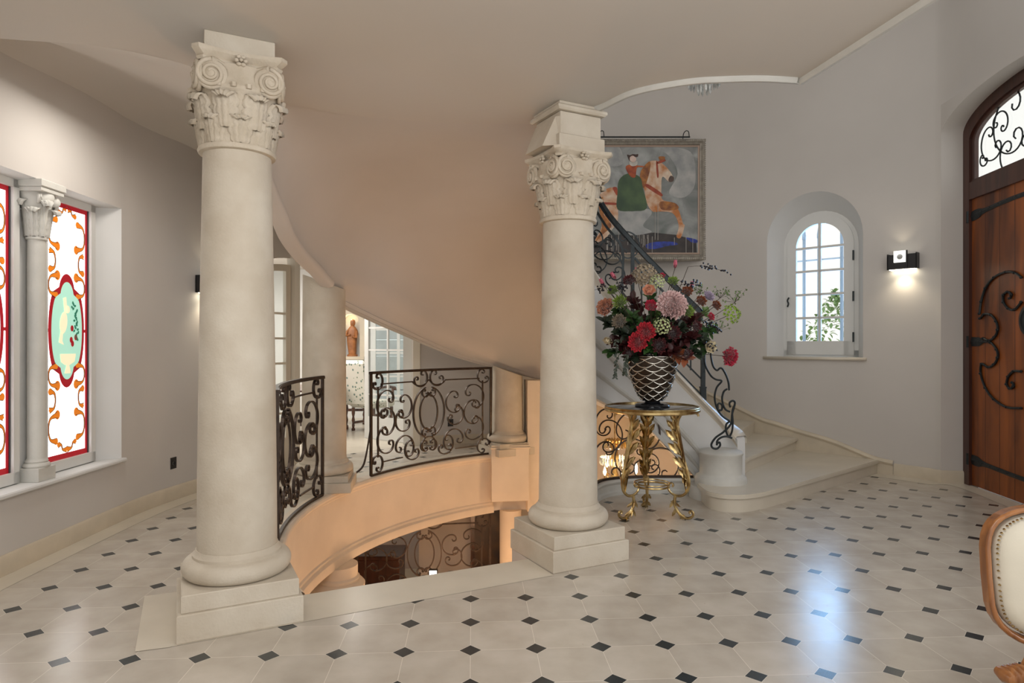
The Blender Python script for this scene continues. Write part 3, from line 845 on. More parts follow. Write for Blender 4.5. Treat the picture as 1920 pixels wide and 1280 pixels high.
m.grid(sweep3(S2, [(0, .04), (.02, .03), (.028, .0), (.018, -.03), (0, -.04)], lambda x: bzx(x)+interp(x, [(.5, .66), (.85, .56), (1.4, .34), (1.98, .30)])))
wchild(m, 'string_moulding', M['stone_white'], st)
# newel drum
m = MB(); m.lathe([(.245, 0), (.245, .19), (.235, .215), (.205, .235), (.20, .25), (.20, .42), (.208, .43), (.208, .445), (.195, .46), (.12, .475), (0, .48)], c=(2.035, 6.36, 0), n=44)
wchild(m, 'newel', M['stone_white'], st)
m = MB(); m.lathe([(.26, 0), (.26, .10), (.247, .12)], c=(2.0, 6.38, 0), n=44); wchild(m, 'newel_base', M['stone_white'], st)
# wall skirting that follows the steps
SK = [(4.36, 7.45, .165), (4.2, 7.61, .20), (3.9, 7.91, .34), (3.6, 8.21, .43), (3.4, 8.41, .50), (3.25, 8.56, .55), (2.85, 8.99, .78), (2.4, 9.33, 1.0), (1.9, 9.49, 1.25), (1.4, 9.62, 1.55), (.9, 9.76, 1.85)]
SKs = spline([Vector(p) for p in SK], 5)
m = MB()
m.grid([[Vector((p.x, p.y, 0))-0*p+nrm*-.022+Vector((0, 0, zz)) for p, nrm, zz in [(p, -path_n(SKs, i)*-1, z_) for i, p in enumerate(SKs) for z_ in [(0 if lv == 0 else p.z-.05)]]] for lv in (0, 1)])
m.grid([[Vector((p.x, p.y, p.z+q[1]))-path_n(SKs, i)*q[0] for i, p in enumerate(SKs)] for q in [(.0, -.055), (.035, -.05), (.045, -.03), (.03, -.005), (.0, .0)]])
wchild(m, 'wall_skirting', M['stone_band'], st)

# curb on the hall side of the well, beneath the stair
m = MB(); cp = [(.60, 5.12), (.66, 5.6), (.74, 6.0), (.86, 6.30), (1.03, 6.47), (1.25, 6.53), (1.55, 6.545), (1.84, 6.54)]
m.sweep(spline([Vector((a, b, 0)) for a, b in cp], 6), [(.02, 0), (.02, .03), (.0, .045), (.0, .10), (.015, .115), (.02, .13), (.01, .15), (-.12, .15), (-.12, 0)])
struct(m.build('trim_9', M['stone_white'], auto=35))

# ============================================================ WROUGHT IRON
def scroll_curve(e0, e1, side=1, kind='C', tight=1.0, n=90, curl=.31, kend=46, kmid=6.0):
    # polyline in 2D between the two curl eyes
    pts = [Vector((0, 0))]; th = 0; ds = 1/n
    for i in range(n):
        s = (i+.5)/n
        if s < curl: k = kmid*math.exp(math.log(kend/kmid)*(1-s/curl)**1.1)
        elif s > 1-curl: k = kmid*math.exp(math.log(kend/kmid)*((s-1+curl)/curl)**1.1)
        else: k = kmid
        if kind == 'S': k *= (1 if s < .5 else -1)*(1 if not (curl < s < 1-curl) else .6)
        th += k*ds*side; pts.append(pts[-1]+Vector((math.cos(th), math.sin(th)))*ds)
    a, b = pts[0], pts[-1]; v = b-a; tgt = Vector(e1)-Vector(e0)
    sc_ = tgt.length/v.length; rot = math.atan2(tgt.y, tgt.x)-math.atan2(v.y, v.x)
    c, s_ = math.cos(rot)*sc_, math.sin(rot)*sc_
    return [Vector((e0[0]+(p.x-a.x)*c-(p.y-a.y)*s_, e0[1]+(p.x-a.x)*s_+(p.y-a.y)*c)) for p in pts]
def fit_scroll(e0, e1, bulge, kind='C', **kw):
    """scroll whose belly lies on the side of point 'bulge'"""
    best = None
    for sd in (1, -1):
        c = scroll_curve(e0, e1, sd, kind, **kw); mid = c[len(c)//2]; d_ = (mid-Vector(bulge)).length
        if best is None or d_ < best[0]: best = (d_, c)
    return best[1]
# half pattern of one railing panel, a: 0..0.5 across, b: 0..1 up
HALF = [((.166, .735), (.118, .600), (.075, .70)), ((.122, .575), (.130, .420), (.215, .50)), ((.118, .385), (.172, .262), (.07, .30)),
        ((.290, .700), (.272, .566), (.36, .63)), ((.262, .535), (.318, .452), (.215, .44)), ((.255, .215), (.335, .150), (.30, .33)),
        ((.068, .955), (.036, .880), (.10, .90)), ((.036, .130), (.068, .050), (.10, .10)), ((.455, .955), (.40, .90), (.43, .86)),
        ((.345, .22), (.395, .13), (.36, .05)), ((.470, .215), (.475, .15), (.425, .17)), ((.485, .745), (.462, .78), (.45, .70)), ((.485, .345), (.462, .31), (.45, .40))]
def railing_panel(label, mapf, nrm, mt, name='iron_railing', W=2.0, H=1.17, r=.0085, handrail=True, foot=None, group=None, top_drop=.0, loc=(0, 0, 0)):
    """mapf(a,b)->3D point (a 0..1, b 0..1); nrm(p)->surface normal"""
    o = empty(name, loc); tag(o, label, 'railing', group)
    L = Vector(loc)
    def fin(mb, nm, auto=None):
        ob = mb.build(nm, mt, o, auto=auto); ob.location = -L; return ob
    def line(a0, b0, a1, b1, n=16): return [mapf(lerp(a0, a1, k/n), lerp(b0, b1, k/n)) for k in range(n+1)]
    f = MB()
    f.tube(line(0, 0, 0, 1, 4), 1, flat=(.016, .011), up=nrm); f.tube(line(1, 0, 1, 1, 4), 1, flat=(.016, .011), up=nrm)
    f.tube(line(0, 0, 1, 0, 30), 1, flat=(.013, .014), up=nrm)
    fin(f, 'frame')
    f = MB(); f.tube(line(-.004, 1, 1.004, 1, 30), 1, flat=(.012, .024), up=nrm); f.tube([p+Vector((0, 0, .013)) for p in line(-.006, 1, 1.006, 1, 30)], 1, flat=(.005, .018), up=nrm); fin(f, 'handrail')
    for s in (0, 1):
        A = (lambda a: a) if s == 0 else (lambda a: 1-a)
        f = MB(); f.tube(line(A(.064), .16, A(.064), .86, 4), 1, flat=(.010, .007), up=nrm); fin(f, 'inner_bar')
        f = MB(); f.tube(line(A(.09), .885, A(.365), .885, 8), 1, flat=(.008, .008), up=nrm)
        cc = [(A(.365), .885), (A(.38), .86), (A(.405), .842), (A(.44), .838), (A(.47), .855), (A(.5), .90)]
        f.tube([mapf(p.x, p.y) for p in spline([Vector(q) for q in cc], 4)], 1, flat=(.008, .008), up=nrm); fin(f, 'top_bar')
        f = MB(); f.tube(line(A(.10), .105, A(.28), .105, 8), 1, flat=(.007, .008), up=nrm); fin(f, 'lower_bar')
        for (e0, e1, bu) in HALF:
            ar = W/H
            c = fit_scroll((e0[0]*ar, e0[1]), (e1[0]*ar, e1[1]), (bu[0]*ar, bu[1]))
            f = MB(); f.tube([mapf(A(p.x/ar), p.y) for p in c[::2]], 1, flat=(.0065, .013), up=nrm); fin(f, 'scroll')
    for (ra, rb, nm) in ((.073, .190, 'inner_oval'), (.128, .275, 'outer_oval')):
        f = MB()
        if nm == 'inner_oval': pts = [mapf(.5+ra*math.cos(2*PI*k/40), .545+rb*math.sin(2*PI*k/40)) for k in range(40)]; f.tube(pts, 1, closed=True, flat=(.008, .009), up=nrm)
        else:
            for s in (-1, 1): f.tube([mapf(.5+s*ra*math.cos(q), .545+rb*math.sin(q)) for q in [(-78+156*k/24)*PI/180 for k in range(25)]], 1, flat=(.007, .013), up=nrm)
        fin(f, nm)
    f = MB(); f.tube([mapf(.5+.055*math.cos(q), .195+.085*math.sin(q)) for q in [R_(-50+280*k/26) for k in range(27)]], 1, flat=(.007, .009), up=nrm); fin(f, 'ring')
    if foot:
        f = MB(); f.tube(spline(foot, 5), 1, flat=(.010, .010), up=(0, 0, 1)); fin(f, 'stay')
    return o
def ring_map(a0, a1, z0, H, r=RR+.012):
    return (lambda a, b: rp(lerp(a0, a1, a), r, z0+H*b)), (lambda p: Vector((p.x-CX, p.y-CY, 0)).normalized())
RG = 'wrought iron railing panels round the stairwell'
mf, nf = ring_map(155.5, 122.8, .012, 1.155)
p0 = rp(155.5, RR+.015, 0)
ft = [p0+Vector((0, 0, .55)), p0+Vector((-.05, -.01, .25)), p0+Vector((-.10, -.03, .10)), p0+Vector((-.24, -.08, .01))]
railing_panel('wide wrought iron scroll railing panel facing us across the stairwell, oval at its middle', mf, nf, M['iron'], foot=ft, group=RG, loc=tuple(rp(139, RR, 0)))
mf, nf = ring_map(171.3, 204.0, .012, 1.155)
railing_panel('wrought iron scroll railing panel seen edge-on just right of the big left column', mf, nf, M['iron'], group=RG, loc=tuple(rp(188, RR, 0)))
# lower hall landing with its own railing
m = MB()
m.prism([(-2.2, 8.75), (.6, 8.75), (.6, 10.0), (-2.2, 10.0)], -2.05, -1.95)
struct(m.build('floor', M['stone_band']))
PA, PB = Vector((-2.05, 8.62, -1.93)), Vector((-.30, 8.88, -1.93))
dP = PB-PA; nP = Vector((-dP.y, dP.x, 0)).normalized()
railing_panel('wrought iron scroll railing panel low down in the warm lower hall under the fascia', lambda a, b: PA+dP*a+Vector((0, 0, 1.13*b)), lambda p: nP, M['iron'], W=1.8, loc=tuple((PA+PB)/2))

# iron grille under the stair string, above the curb
CPs = spline([Vector((a, b, 0)) for a, b in [(.62, 5.6), (.70, 6.0), (.86, 6.36), (1.03, 6.50), (1.25, 6.56), (1.55, 6.575), (1.84, 6.565)]], 10)
def on_curb(x, z):
    for a, b in zip(CPs, CPs[1:]):
        if x <= b.x: return Vector((x, lerp(a.y, b.y, (x-a.x)/max(1e-6, b.x-a.x)), z))
    return Vector((x, CPs[-1].y, z))
o = empty('iron_grille', (1.3, 6.55, .15)); tag(o, 'wrought iron scroll grille filling the warm lit gap under the stair behind the brass table', 'grille')
def gfin(mb, nm): ob = mb.build(nm, M['iron'], o); ob.location = -o.location; return ob
f = MB(); f.tube([on_curb(x/40, .162) for x in range(30, 74)], 1, flat=(.012, .012), up=(0, -1, 0)); gfin(f, 'frame')
def px2(u, v):
    t = (u-960)/FPX; x = 1.2
    for _ in range(12):
        Y = on_curb(x, 0).y; x = t*Y
    return (x, EYE-(v-V0)*Y/FPX)
for e0, e1, bu, kd in [((1139, 778), (1136, 806), (1118, 780), 'C'), ((1134, 803), (1140, 836), (1162, 815), 'C'), ((1173, 806), (1216, 826), (1190, 800), 'C'),
                       ((1196, 842), (1178, 876), (1160, 850), 'C'), ((1218, 878), (1212, 858), (1240, 870), 'C'), ((1136, 846), (1150, 890), (1112, 870), 'C'),
                       ((1251, 884), (1222, 862), (1264, 866), 'C'), ((1226, 880), (1200, 872), (1212, 893), 'C')]:
    c = fit_scroll(px2(*e0), px2(*e1), px2(*bu), kd)
    f = MB(); f.tube([on_curb(max(.7, p.x), p.y) for p in c[::2]], 1, flat=(.006, .008), up=(0, -1, 0)); gfin(f, 'scroll')

# stair railing on the string cap
def on_cap(x, z, off=-.06):
    for i, (a, b) in enumerate(zip(SPs, SPs[1:])):
        if x <= b.x:
            p = a.lerp(b, (x-a.x)/max(1e-6, b.x-a.x)); return Vector((p.x, p.y+.06, z))
    return Vector((x, SPs[-1].y+.06, z))
o = empty('stair_railing', (1.3, 6.6, 1.6)); tag(o, 'black wrought iron stair railing with handrail, posts and a scrolled end above the stone string', 'railing')
def sfin(mb, nm, auto=None): ob = mb.build(nm, M['iron_b'], o, auto=auto); ob.location = -o.location; return ob
def capx(x): return interp(x, CAPZ)
def pxc(u, v):
    t = (u-960)/FPX; x = 1.2
    for _ in range(14):
        Y = on_cap(x, 0).y; x = t*Y
    return (x, EYE-(v-V0)*Y/FPX)
def along(x0, x1, dz, n=16): return [on_cap(lerp(x0, x1, k/n), 0)+Vector((0, 0, capx(lerp(x0, x1, k/n))+dz)) for k in range(n+1)]
hr = [on_cap(x, z) for x, z in [(.52, 3.30), (.70, 3.10), (.83, 2.945), (1.0, 2.745), (1.3, 2.44), (1.55, 2.185), (1.75, 1.98), (1.93, 1.80)]]
f = MB(); f.tube(spline(hr, 5), 1, flat=(.020, .018), up=(0, 0, 1)); f.tube([p+Vector((0, 0, .022)) for p in spline(hr, 5)], [.021]*36, 8); sfin(f, 'handrail')
f = MB(); f.tube(along(.52, 1.92, .055), 1, flat=(.011, .011), up=(0, 0, 1)); sfin(f, 'bottom_rail')
f = MB(); f.tube(along(1.12, 1.92, .22), 1, flat=(.008, .008), up=(0, 0, 1)); sfin(f, 'lower_bar')
f = MB(); p = spline([on_cap(*pxc(*q)) for q in [(1108, 382), (1122, 402), (1137, 425), (1152, 443), (1163, 458), (1168, 475), (1168, 500), (1167, 530), (1166, 556)]], 5); f.tube(p, 1, flat=(.011, .010), up=(0, -1, 0)); sfin(f, 'arched_bar')
f = MB(); p = spline([on_cap(*pxc(*q)) for q in [(1190, 483), (1201, 497), (1212, 510), (1230, 532), (1290, 596), (1312, 620)]], 5); f.tube(p, 1, flat=(.010, .009), up=(0, -1, 0)); sfin(f, 'upper_bar')
for (u, v0_, v1_, w_) in ((1186, 458, 604, .017), (1318, 612, 752, .020)):
    x, z1_ = pxc(u, v0_); f = MB(); q = on_cap(x, 0); zb_ = capx(x)+.03
    f.box(q.x-w_, q.x+w_, q.y-w_, q.y+w_, zb_, z1_, None, .002)
    if u > 1300: f.box(q.x-.027, q.x+.027, q.y-.027, q.y+.027, zb_-.02, zb_+.13, None, .006); f.box(q.x-.03, q.x+.03, q.y-.03, q.y+.03, zb_+.115, zb_+.13)
    sfin(f, 'post')
for u, v0_ in ((1203, 502), (1295, 606)):
    x, z1_ = pxc(u, v0_); f = MB(); q = on_cap(x, 0); f.box(q.x-.007, q.x+.007, q.y-.007, q.y+.007, capx(x)+.2, z1_); sfin(f, 'baluster')
for e0, e1, bu in [((1113, 418), (1112, 440), (1108, 428)), ((1119, 439), (1108, 452), (1130, 445)), ((1140, 456), (1116, 462), (1150, 480)), ((1154, 482), (1141, 458), (1128, 495)),
                   ((1118, 498), (1112, 470), (1134, 480)), ((1153, 511), (1120, 500), (1140, 495)), ((1143, 522), (1160, 508), (1170, 520)), ((1172, 446), (1174, 474), (1180, 458))]:
    c = fit_scroll(pxc(*e0), pxc(*e1), pxc(*bu)); f = MB(); f.tube([on_cap(p.x, p.y) for p in c[::2]], 1, flat=(.006, .008), up=(0, -1, 0)); sfin(f, 'scroll')
for pts, nm in [([(1333, 655), (1333, 668), (1337, 686), (1344, 694), (1350, 690), (1355, 692), (1362, 705), (1366, 718), (1367, 731)], 'scroll'),
                ([(1321, 660), (1322, 683), (1332, 703), (1342, 711), (1353, 714), (1344, 726), (1340, 742), (1342, 758), (1348, 772), (1356, 781), (1368, 789)], 'scroll'),
                ([(1363, 729), (1357, 734), (1354, 746), (1356, 759), (1361, 768), (1369, 772)], 'scroll'),
                ([(1346, 766), (1346, 758), (1350, 756), (1354, 760), (1353, 768), (1348, 769)], 'scroll'),
                ([(1369, 763), (1368, 755), (1374, 751), (1378, 756), (1373, 775), (1370, 795), (1356, 810), (1342, 820), (1334, 832), (1336, 839), (1344, 841), (1350, 835), (1349, 829), (1345, 831)], 'scroll'),
                ([(1378, 757), (1373, 772), (1374, 792), (1372, 810), (1366, 818), (1361, 806), (1362, 795), (1368, 790)], 'scroll'),
                ([(1344, 834), (1345, 826), (1352, 820), (1362, 818), (1373, 821)], 'foot')]:
    def pe(u, v):
        Yd = 6.55-.0035*(v-660); return at(u, v, Yd)
    P = spline([pe(*q) for q in pts], 6); f = MB(); f.tube(P, [.0095]*len(P), 8); sfin(f, nm)
# ============================================================ WINDOWS AND DOORS
M['win_white'] = emis('opal_glass', (.93, .97, .98), 2.0)  # emission of these glasses stands in for daylight behind them
M['win_green'] = emis('pale_green_glass', (.40, .72, .58), .6)
M['win_blue'] = emis('pale_blue_glass', (.55, .70, .85), .7)
M['win_orange'] = emis('orange_glass', (.75, .20, .01), .5)
M['win_red'] = emis('red_glass', (.38, .005, .015), .4)
M['win_cream'] = emis('cream_glass', (.85, .74, .50), .7)
M['win_leaf'] = emis('green_leaf_glass', (.03, .20, .13), .4)
M['lead'] = mat('lead', (.06, .05, .06), .5)
Z0L, Z1L = .615, 2.575
fw, _, _, nw = seg_fn(LEFT[2], LEFT[3], .155)      # glazing plane
def stained(y0, y1, idx, med):
    """one stained glass light between world y0..y1"""
    A = LEFT[2]; s0, s1 = y0-A[1], y1-A[1]
    win = empty('window_%d' % idx, tuple(fw((s0+s1)/2, Z0L))); struct(win)
    loc = win.location
    def fin(mb, nm, mt, par=win):
        ob = mb.build(nm, mt, par, auto=30); ob.location = -loc; return ob
    P = lambda s, z, d=0: fw(s, z)-nw*d
    def rect(mb, a, b, c, d_, e0, e1):
        mb.smooth = False
        mb.add([P(a, c, e0), P(b, c, e0), P(b, d_, e0), P(a, d_, e0), P(a, c, e1), P(b, c, e1), P(b, d_, e1), P(a, d_, e1)], [(0,1,2,3),(4,5,6,7),(0,1,5,4),(1,2,6,5),(2,3,7,6),(3,0,4,7)])
    f = MB(); k = .055
    rect(f, s0-k, s0, Z0L-k*1.4, Z1L+k, 0, .035); rect(f, s1, s1+k, Z0L-k*1.4, Z1L+k, 0, .035); rect(f, s0-k, s1+k, Z0L-k*1.4, Z0L, 0, .035); rect(f, s0-k, s1+k, Z1L, Z1L+k, 0, .035)
    fin(f, 'window_frame', M['white_paint'])
    g = MB(); rect(g, s0, s1, Z0L, Z1L, -.004, .004); gl = fin(g, 'glass_panel', M['win_white'])
    g = MB(); b = .034
    rect(g, s0, s0+b, Z0L, Z1L, .004, .008); rect(g, s1-b, s1, Z0L, Z1L, .004, .008); rect(g, s0, s1, Z0L, Z0L+b*1.2, .004, .008); rect(g, s0, s1, Z1L-b, Z1L, .004, .008)
    g.build('red_border', M['win_red'], gl)
    g = MB()
    rect(g, s0, s0+.010, Z0L, Z1L, .008, .011); rect(g, s1-.012, s1, Z0L, Z1L, .008, .014)
    g.build('lead_strip', M['lead'], gl)
    sc_, zc_ = (s0+s1)/2, 1.60
    W2 = (s1-s0)/2
    # medallion: quatrefoil-like outline
    def med_out(k_):
        pts = []
        for i in range(64):
            a = 2*PI*i/64; x = .205*math.cos(a); z = .44*math.sin(a)
            lob = 0
            if abs(z) > .30: x = x*1.0; 
            r1 = (x, z); pts.append(r1)
        out = []
        for x, z in pts:
            zz = z; xx = x
            if abs(z) > .31: xx = x*(1.0 if abs(z) < .32 else .92)
            out.append((sc_+xx*k_, zc_+zz*(1+(k_-1)*.5)))
        return out
    def outline(g_):
        # side bulges with pinched top and bottom lobes
        pts = []
        for i in range(25): a = R_(-64+128*i/24); pts.append((.115*g_+.095*g_*math.cos(a), .295*g_*math.sin(a)/math.sin(R_(64))))
        for i in range(1, 24): a = R_(8+164*i/24); pts.append((.092*g_*math.cos(a), .295*g_+.02*(1-g_)+.145*g_*math.sin(a)))
        n = len(pts)
        left = [(-x, z) for x, z in pts[:25][::-1]]
        bot = [(.092*g_*math.cos(R_(188+164*i/24)), -.295*g_-.02*(1-g_)+.145*g_*math.sin(R_(188+164*i/24))) for i in range(1, 24)]
        left2 = [(-x, z) for x, z in [pts[j] for j in range(24, -1, -1)]]
        return [(sc_+x, zc_+z) for x, z in pts+left2+bot]
    for g_, dd_, mt, nm in ((1.0, .005, M['win_red'], 'medallion_border'), (.85, .0075, med, 'medallion')):
        f = MB(); f.flatpoly([outline(g_)], lambda a, b_, dd_=dd_: P(a, b_, dd_)); f.build(nm, mt, gl)
    # link to the border
    f = MB(); rect(f, sc_+.19, s1-.02, zc_-.012, zc_+.012, .005, .008); rect(f, s0+.02, sc_-.19, zc_-.012, zc_+.012, .005, .008); f.build('red_link', M['win_red'], gl)
    # orange scrolls with lead lines
    scr = [(.62, .155, .90, .155, .21, .76), ]
    sm = MB(); ld = MB()
    def blob(x, z, r_, mbx):
        mbx.flatpoly([[(x+r_*1.25*math.cos(2*PI*i/14), z+r_*1.5*math.sin(2*PI*i/14)) for i in range(14)]], lambda a, b_: P(a, b_, .0065))
    def scroll(x0, z0, x1, z1, bx, r0, r1):
        pts = spline([Vector((x0, z0)), Vector((lerp(x0, bx, .75), lerp(z0, z1, .10))), Vector((bx, lerp(z0, z1, .48))), Vector((lerp(x1, bx, .8), lerp(z0, z1, .88))), Vector((x1, z1))], 6)
        L_, R2 = [], []
        N_ = len(pts)
        for i, p in enumerate(pts):
            a = pts[max(i-1, 0)]; b_ = pts[min(i+1, N_-1)]; t = (b_-a).normalized(); n_ = Vector((-t.y, t.x)); q = abs(2*i/(N_-1)-1); wv = .005+.020*q**2.2
            L_.append((p+n_*wv)); R2.append((p-n_*wv))
        sm.grid([[P(q.x, q.y, .0062) for q in L_], [P(q.x, q.y, .0062) for q in R2]])
        ld.tube([P(q.x, q.y, .0075) for q in L_], .0022, 4); ld.tube([P(q.x, q.y, .0075) for q in R2], .0022, 4)
        blob(x0, z0, r0, sm); blob(x1, z1, r1, sm)
    for sg in (-1, 1):
        X = lambda q: sc_+sg*q
        e = W2-.045
        for up in (1, -1):
            Zf = (lambda z: z) if up == 1 else (lambda z: 2*zc_-z)
            # z values for the upper half
            scroll(X(e-.085), Zf(2.44), X(e-.10), Zf(2.24), X(e), .018, .024)
            scroll(X(e-.01), Zf(2.20), X(e-.02), Zf(2.06), X(e-.075), .006, .018)
            scroll(X(e-.10), Zf(2.02), X(e-.085), Zf(1.87), X(e), .026, .017)
        scroll(X(.10), .68+.05, X(.0), .68, X(.06), .012, .004)
        scroll(X(.10), 2.50, X(.01), 2.54, X(.05), .012, .004)
    so = sm.build('scroll_pattern', M['win_orange'], gl); ld.build('lead_line', M['lead'], gl)
    if med is M['win_green']:
        # jug pouring grapes over a bowl
        f = MB(); Q = lambda a, b_: P(a, b_, .010)
        def ell(cx_, cz_, a, b_, rot=0, n=20): return [(cx_+a*math.cos(t)*math.cos(rot)-b_*math.sin(t)*math.sin(rot), cz_+a*math.cos(t)*math.sin(rot)+b_*math.sin(t)*math.cos(rot)) for t in [2*PI*i/n for i in range(n)]]
        x_ = sc_-.03
        f.flatpoly([ell(x_-.015, 1.66, .042, .085, -.15)], Q); f.flatpoly([ell(x_+.03, 1.765, .028, .03)], Q); f.flatpoly([[(x_-.005, 1.74), (x_+.03, 1.74), (x_+.015, 1.86), (x_-.02, 1.85)]], Q)
        f.flatpoly([[(x_-.05, 1.59), (x_-.02, 1.585), (x_-.03, 1.52), (x_-.01, 1.49), (x_-.07, 1.51), (x_-.06, 1.55)]], Q)
        f.flatpoly([[(sc_-.085, 1.42), (sc_+.10, 1.42), (sc_+.085, 1.36), (sc_+.03, 1.335), (sc_-.03, 1.335), (sc_-.075, 1.36)]], Q)
        f.flatpoly([[(sc_-.01, 1.335), (sc_+.02, 1.335), (sc_+.04, 1.27), (sc_-.035, 1.27)]], Q)
        f.build('jug_and_bowl', M['win_cream'], gl)
        f = MB(); rr_ = random.Random(3)
        for i in range(26): f.flatpoly([ell(sc_+.05+.06*rr_.random()+.03*(i/26), 1.82-.30*i/26, .014, .010, rr_.random()*3, 7)], Q)
        f.build('vine_leaves', M['win_leaf'], gl)
        f = MB()
        for cx_, cz_ in ((sc_+.055, 1.62), (sc_+.045, 1.53), (sc_+.06, 1.50), (sc_+.10, 1.55)): f.flatpoly([ell(cx_, cz_, .018, .024)], Q)
        f.build('grapes', M['win_red'], gl)
    return win
stained(4.81, 5.32, 1, M['win_green'])
stained(3.95, 4.47, 2, M['win_blue'])
# infill of niche back around the lights
m = MB(); A = LEFT[2]
def fwo(s, z): return fw(s, z)-nw*.003
hol = []
for y0, y1 in ((3.95, 4.47), (4.81, 5.32)):
    s0, s1 = y0-A[1], y1-A[1]; hol.append([(s0-.05, Z0L-.07), (s1+.05, Z0L-.07), (s1+.05, Z1L+.05), (s0-.05, Z1L+.05)])
m.flatpoly([[(w0-.1, .45), (w1+.1, .45), (w1+.1, 2.75), (w0-.1, 2.75)]]+hol, fwo)
struct(m.build('wall_left', M['reveal']))
# sill slab
m = MB(); f_, _, _, n_ = seg_fn(LEFT[2], LEFT[3])
P0 = f_(w0, 0); 
prof = [(-.16, .50), (-.16, .531), (.028, .531), (.036, .522), (.036, .508), (.028, .50)]
m.grid([[f_(s, z)-n_*q for s in (w0-.03, w1+.02)] for q, z in prof])
m.add([f_(w1+.02, z)-n_*q for q, z in prof], [list(range(6))])
struct(m.build('trim_10', M['reveal'], auto=30))
# colonnette between the lights
cc = fw(4.635-A[1], 0)-nw*.075
o = empty('colonnette', (cc.x, cc.y, .531)); tag(o, 'small pale colonnette with a carved capital between the stained glass lights', 'column')
Mz = Matrix.Rotation(R_(0), 4, 'Z')
m = MB(); m.box(-.085, .075, -.085, .085, 0, .095, None, .003); m.build('plinth', M['stone_white'], o)
m = MB(); m.lathe([(.078, .095), (.084, .108), (.078, .122), (.066, .128), (.070, .138), (.062, .15), (.058, .16), (.056, 1.70), (.066, 1.705), (.066, 1.72), (.056, 1.725)], n=32); m.build('shaft', M['stone_white'], o, auto=40)
m = MB()
m.lathe([(.056, 1.725), (.060, 1.80), (.075, 1.90), (.10, 1.98), (.11, 2.03)], n=24)
for k in range(8):
    acanthus(m, k*PI/4+PI/8, .056, 1.725, .26 if k % 2 else .20, .045, .045)
for k in range(4):
    a = PI/4+k*PI/2; ex = Vector((math.cos(a), math.sin(a), 0)); ey = Vector((-ex.y, ex.x, 0))
    volute(m, ex*.105+Vector((0, 0, 1.985)), ex, Vector((0, 0, 1)), ey, .034, .03, 1.6)
cp_ = m.build('capital', M['stone_white'], o)
m = MB(); m.box(-.115, .115, -.115, .115, 2.03, 2.06, None, .004); m.box(-.125, .125, -.125, .125, 2.06, 2.113, None, .006); m.build('abacus', M['stone_white'], o)

# ---- arched window with glazing bars
win = empty('window_3', tuple(f3o(c3, 1.34))); struct(win); wl = win.location
def wfin(mb, nm, mt, par=win, auto=30):
    ob = mb.build(nm, mt, par, auto=auto)
    ob.location = -wl if par is win else (0, 0, 0)
    return ob
def arch_ring(mb, x0, x1, z0, zs, wdt, off0, off1, bottom=True):
    a = arch(x0, x1, z0, zs, (x1-x0)/2, 24); b = arch(x0+wdt, x1-wdt, z0, zs, (x1-x0)/2-wdt, 24)
    F = lambda s, z, off: f3o(s, z)+n3*off
    mb.smooth = False
    mb.grid([[F(*p, off0) for p in a], [F(*p, off0) for p in b], [F(*p, off1) for p in b], [F(*p, off1) for p in a]], closev=True)
    if bottom:
        mb.grid([[F(x0, z0, off0), F(x1, z0, off0)], [F(x0, z0+wdt*1.5, off0), F(x1, z0+wdt*1.5, off0)], [F(x0, z0+wdt*1.5, off1), F(x1, z0+wdt*1.5, off1)]])
    mb.smooth = True
f = MB(); arch_ring(f, c3-hi, c3+hi, 1.335, 2.72, .055, -.0, .05); wfin(f, 'window_frame', M['white_paint'])
sash_x0, sash_x1 = c3-hi+.05, c3+hi-.05
f = MB(); arch_ring(f, sash_x0, sash_x1, 1.36, 2.73, .115, -.015, .03); wfin(f, 'sash', M['white_paint'])
gx0, gx1, gz0 = sash_x0+.115, sash_x1-.115, 1.53
gr_ = (gx1-gx0)/2
def fbox(mb, fn, nn, s0, s1, z0, z1, o0, o1):
    sm_ = mb.smooth; mb.smooth = False
    mb.add([fn(s0, z0)+nn*o0, fn(s1, z0)+nn*o0, fn(s1, z1)+nn*o0, fn(s0, z1)+nn*o0, fn(s0, z0)+nn*o1, fn(s1, z0)+nn*o1, fn(s1, z1)+nn*o1, fn(s0, z1)+nn*o1], [(0,1,2,3),(4,5,6,7),(0,1,5,4),(1,2,6,5),(2,3,7,6),(3,0,4,7)])
    mb.smooth = sm_
f = MB()
fbox(f, f3o, n3, c3-.016, c3+.016, gz0, 2.73+gr_, -.008, .02)
for k in range(1, 5): z = gz0+(2.72-gz0)*k/4; fbox(f, f3o, n3, gx0, gx1, z-.014, z+.014, -.008, .02)
wfin(f, 'glazing_bars', M['white_paint'])
f = MB(); a = arch(gx0, gx1, gz0, 2.73, gr_, 24); f.flatpoly([a], lambda s, z: f3o(s, z)+n3*.008); wfin(f, 'pane', M['glass'])
for z in (1.52, 2.02, 2.52):
    f = MB(); f.tube([f3o(c3+hi-.055, z)-n3*.018, f3o(c3+hi-.055, z+.12)-n3*.018], .011, 8); wfin(f, 'hinge', M['iron_b'])
f = MB(); p = [f3o(c3-hi+.06, 1.98)-n3*.03, f3o(c3-hi+.075, 2.02)-n3*.035, f3o(c3-hi+.06, 2.06)-n3*.03, f3o(c3-hi+.08, 2.10)-n3*.03]; f.tube(spline(p, 5), .010, 8); wfin(f, 'handle', M['iron_b'])
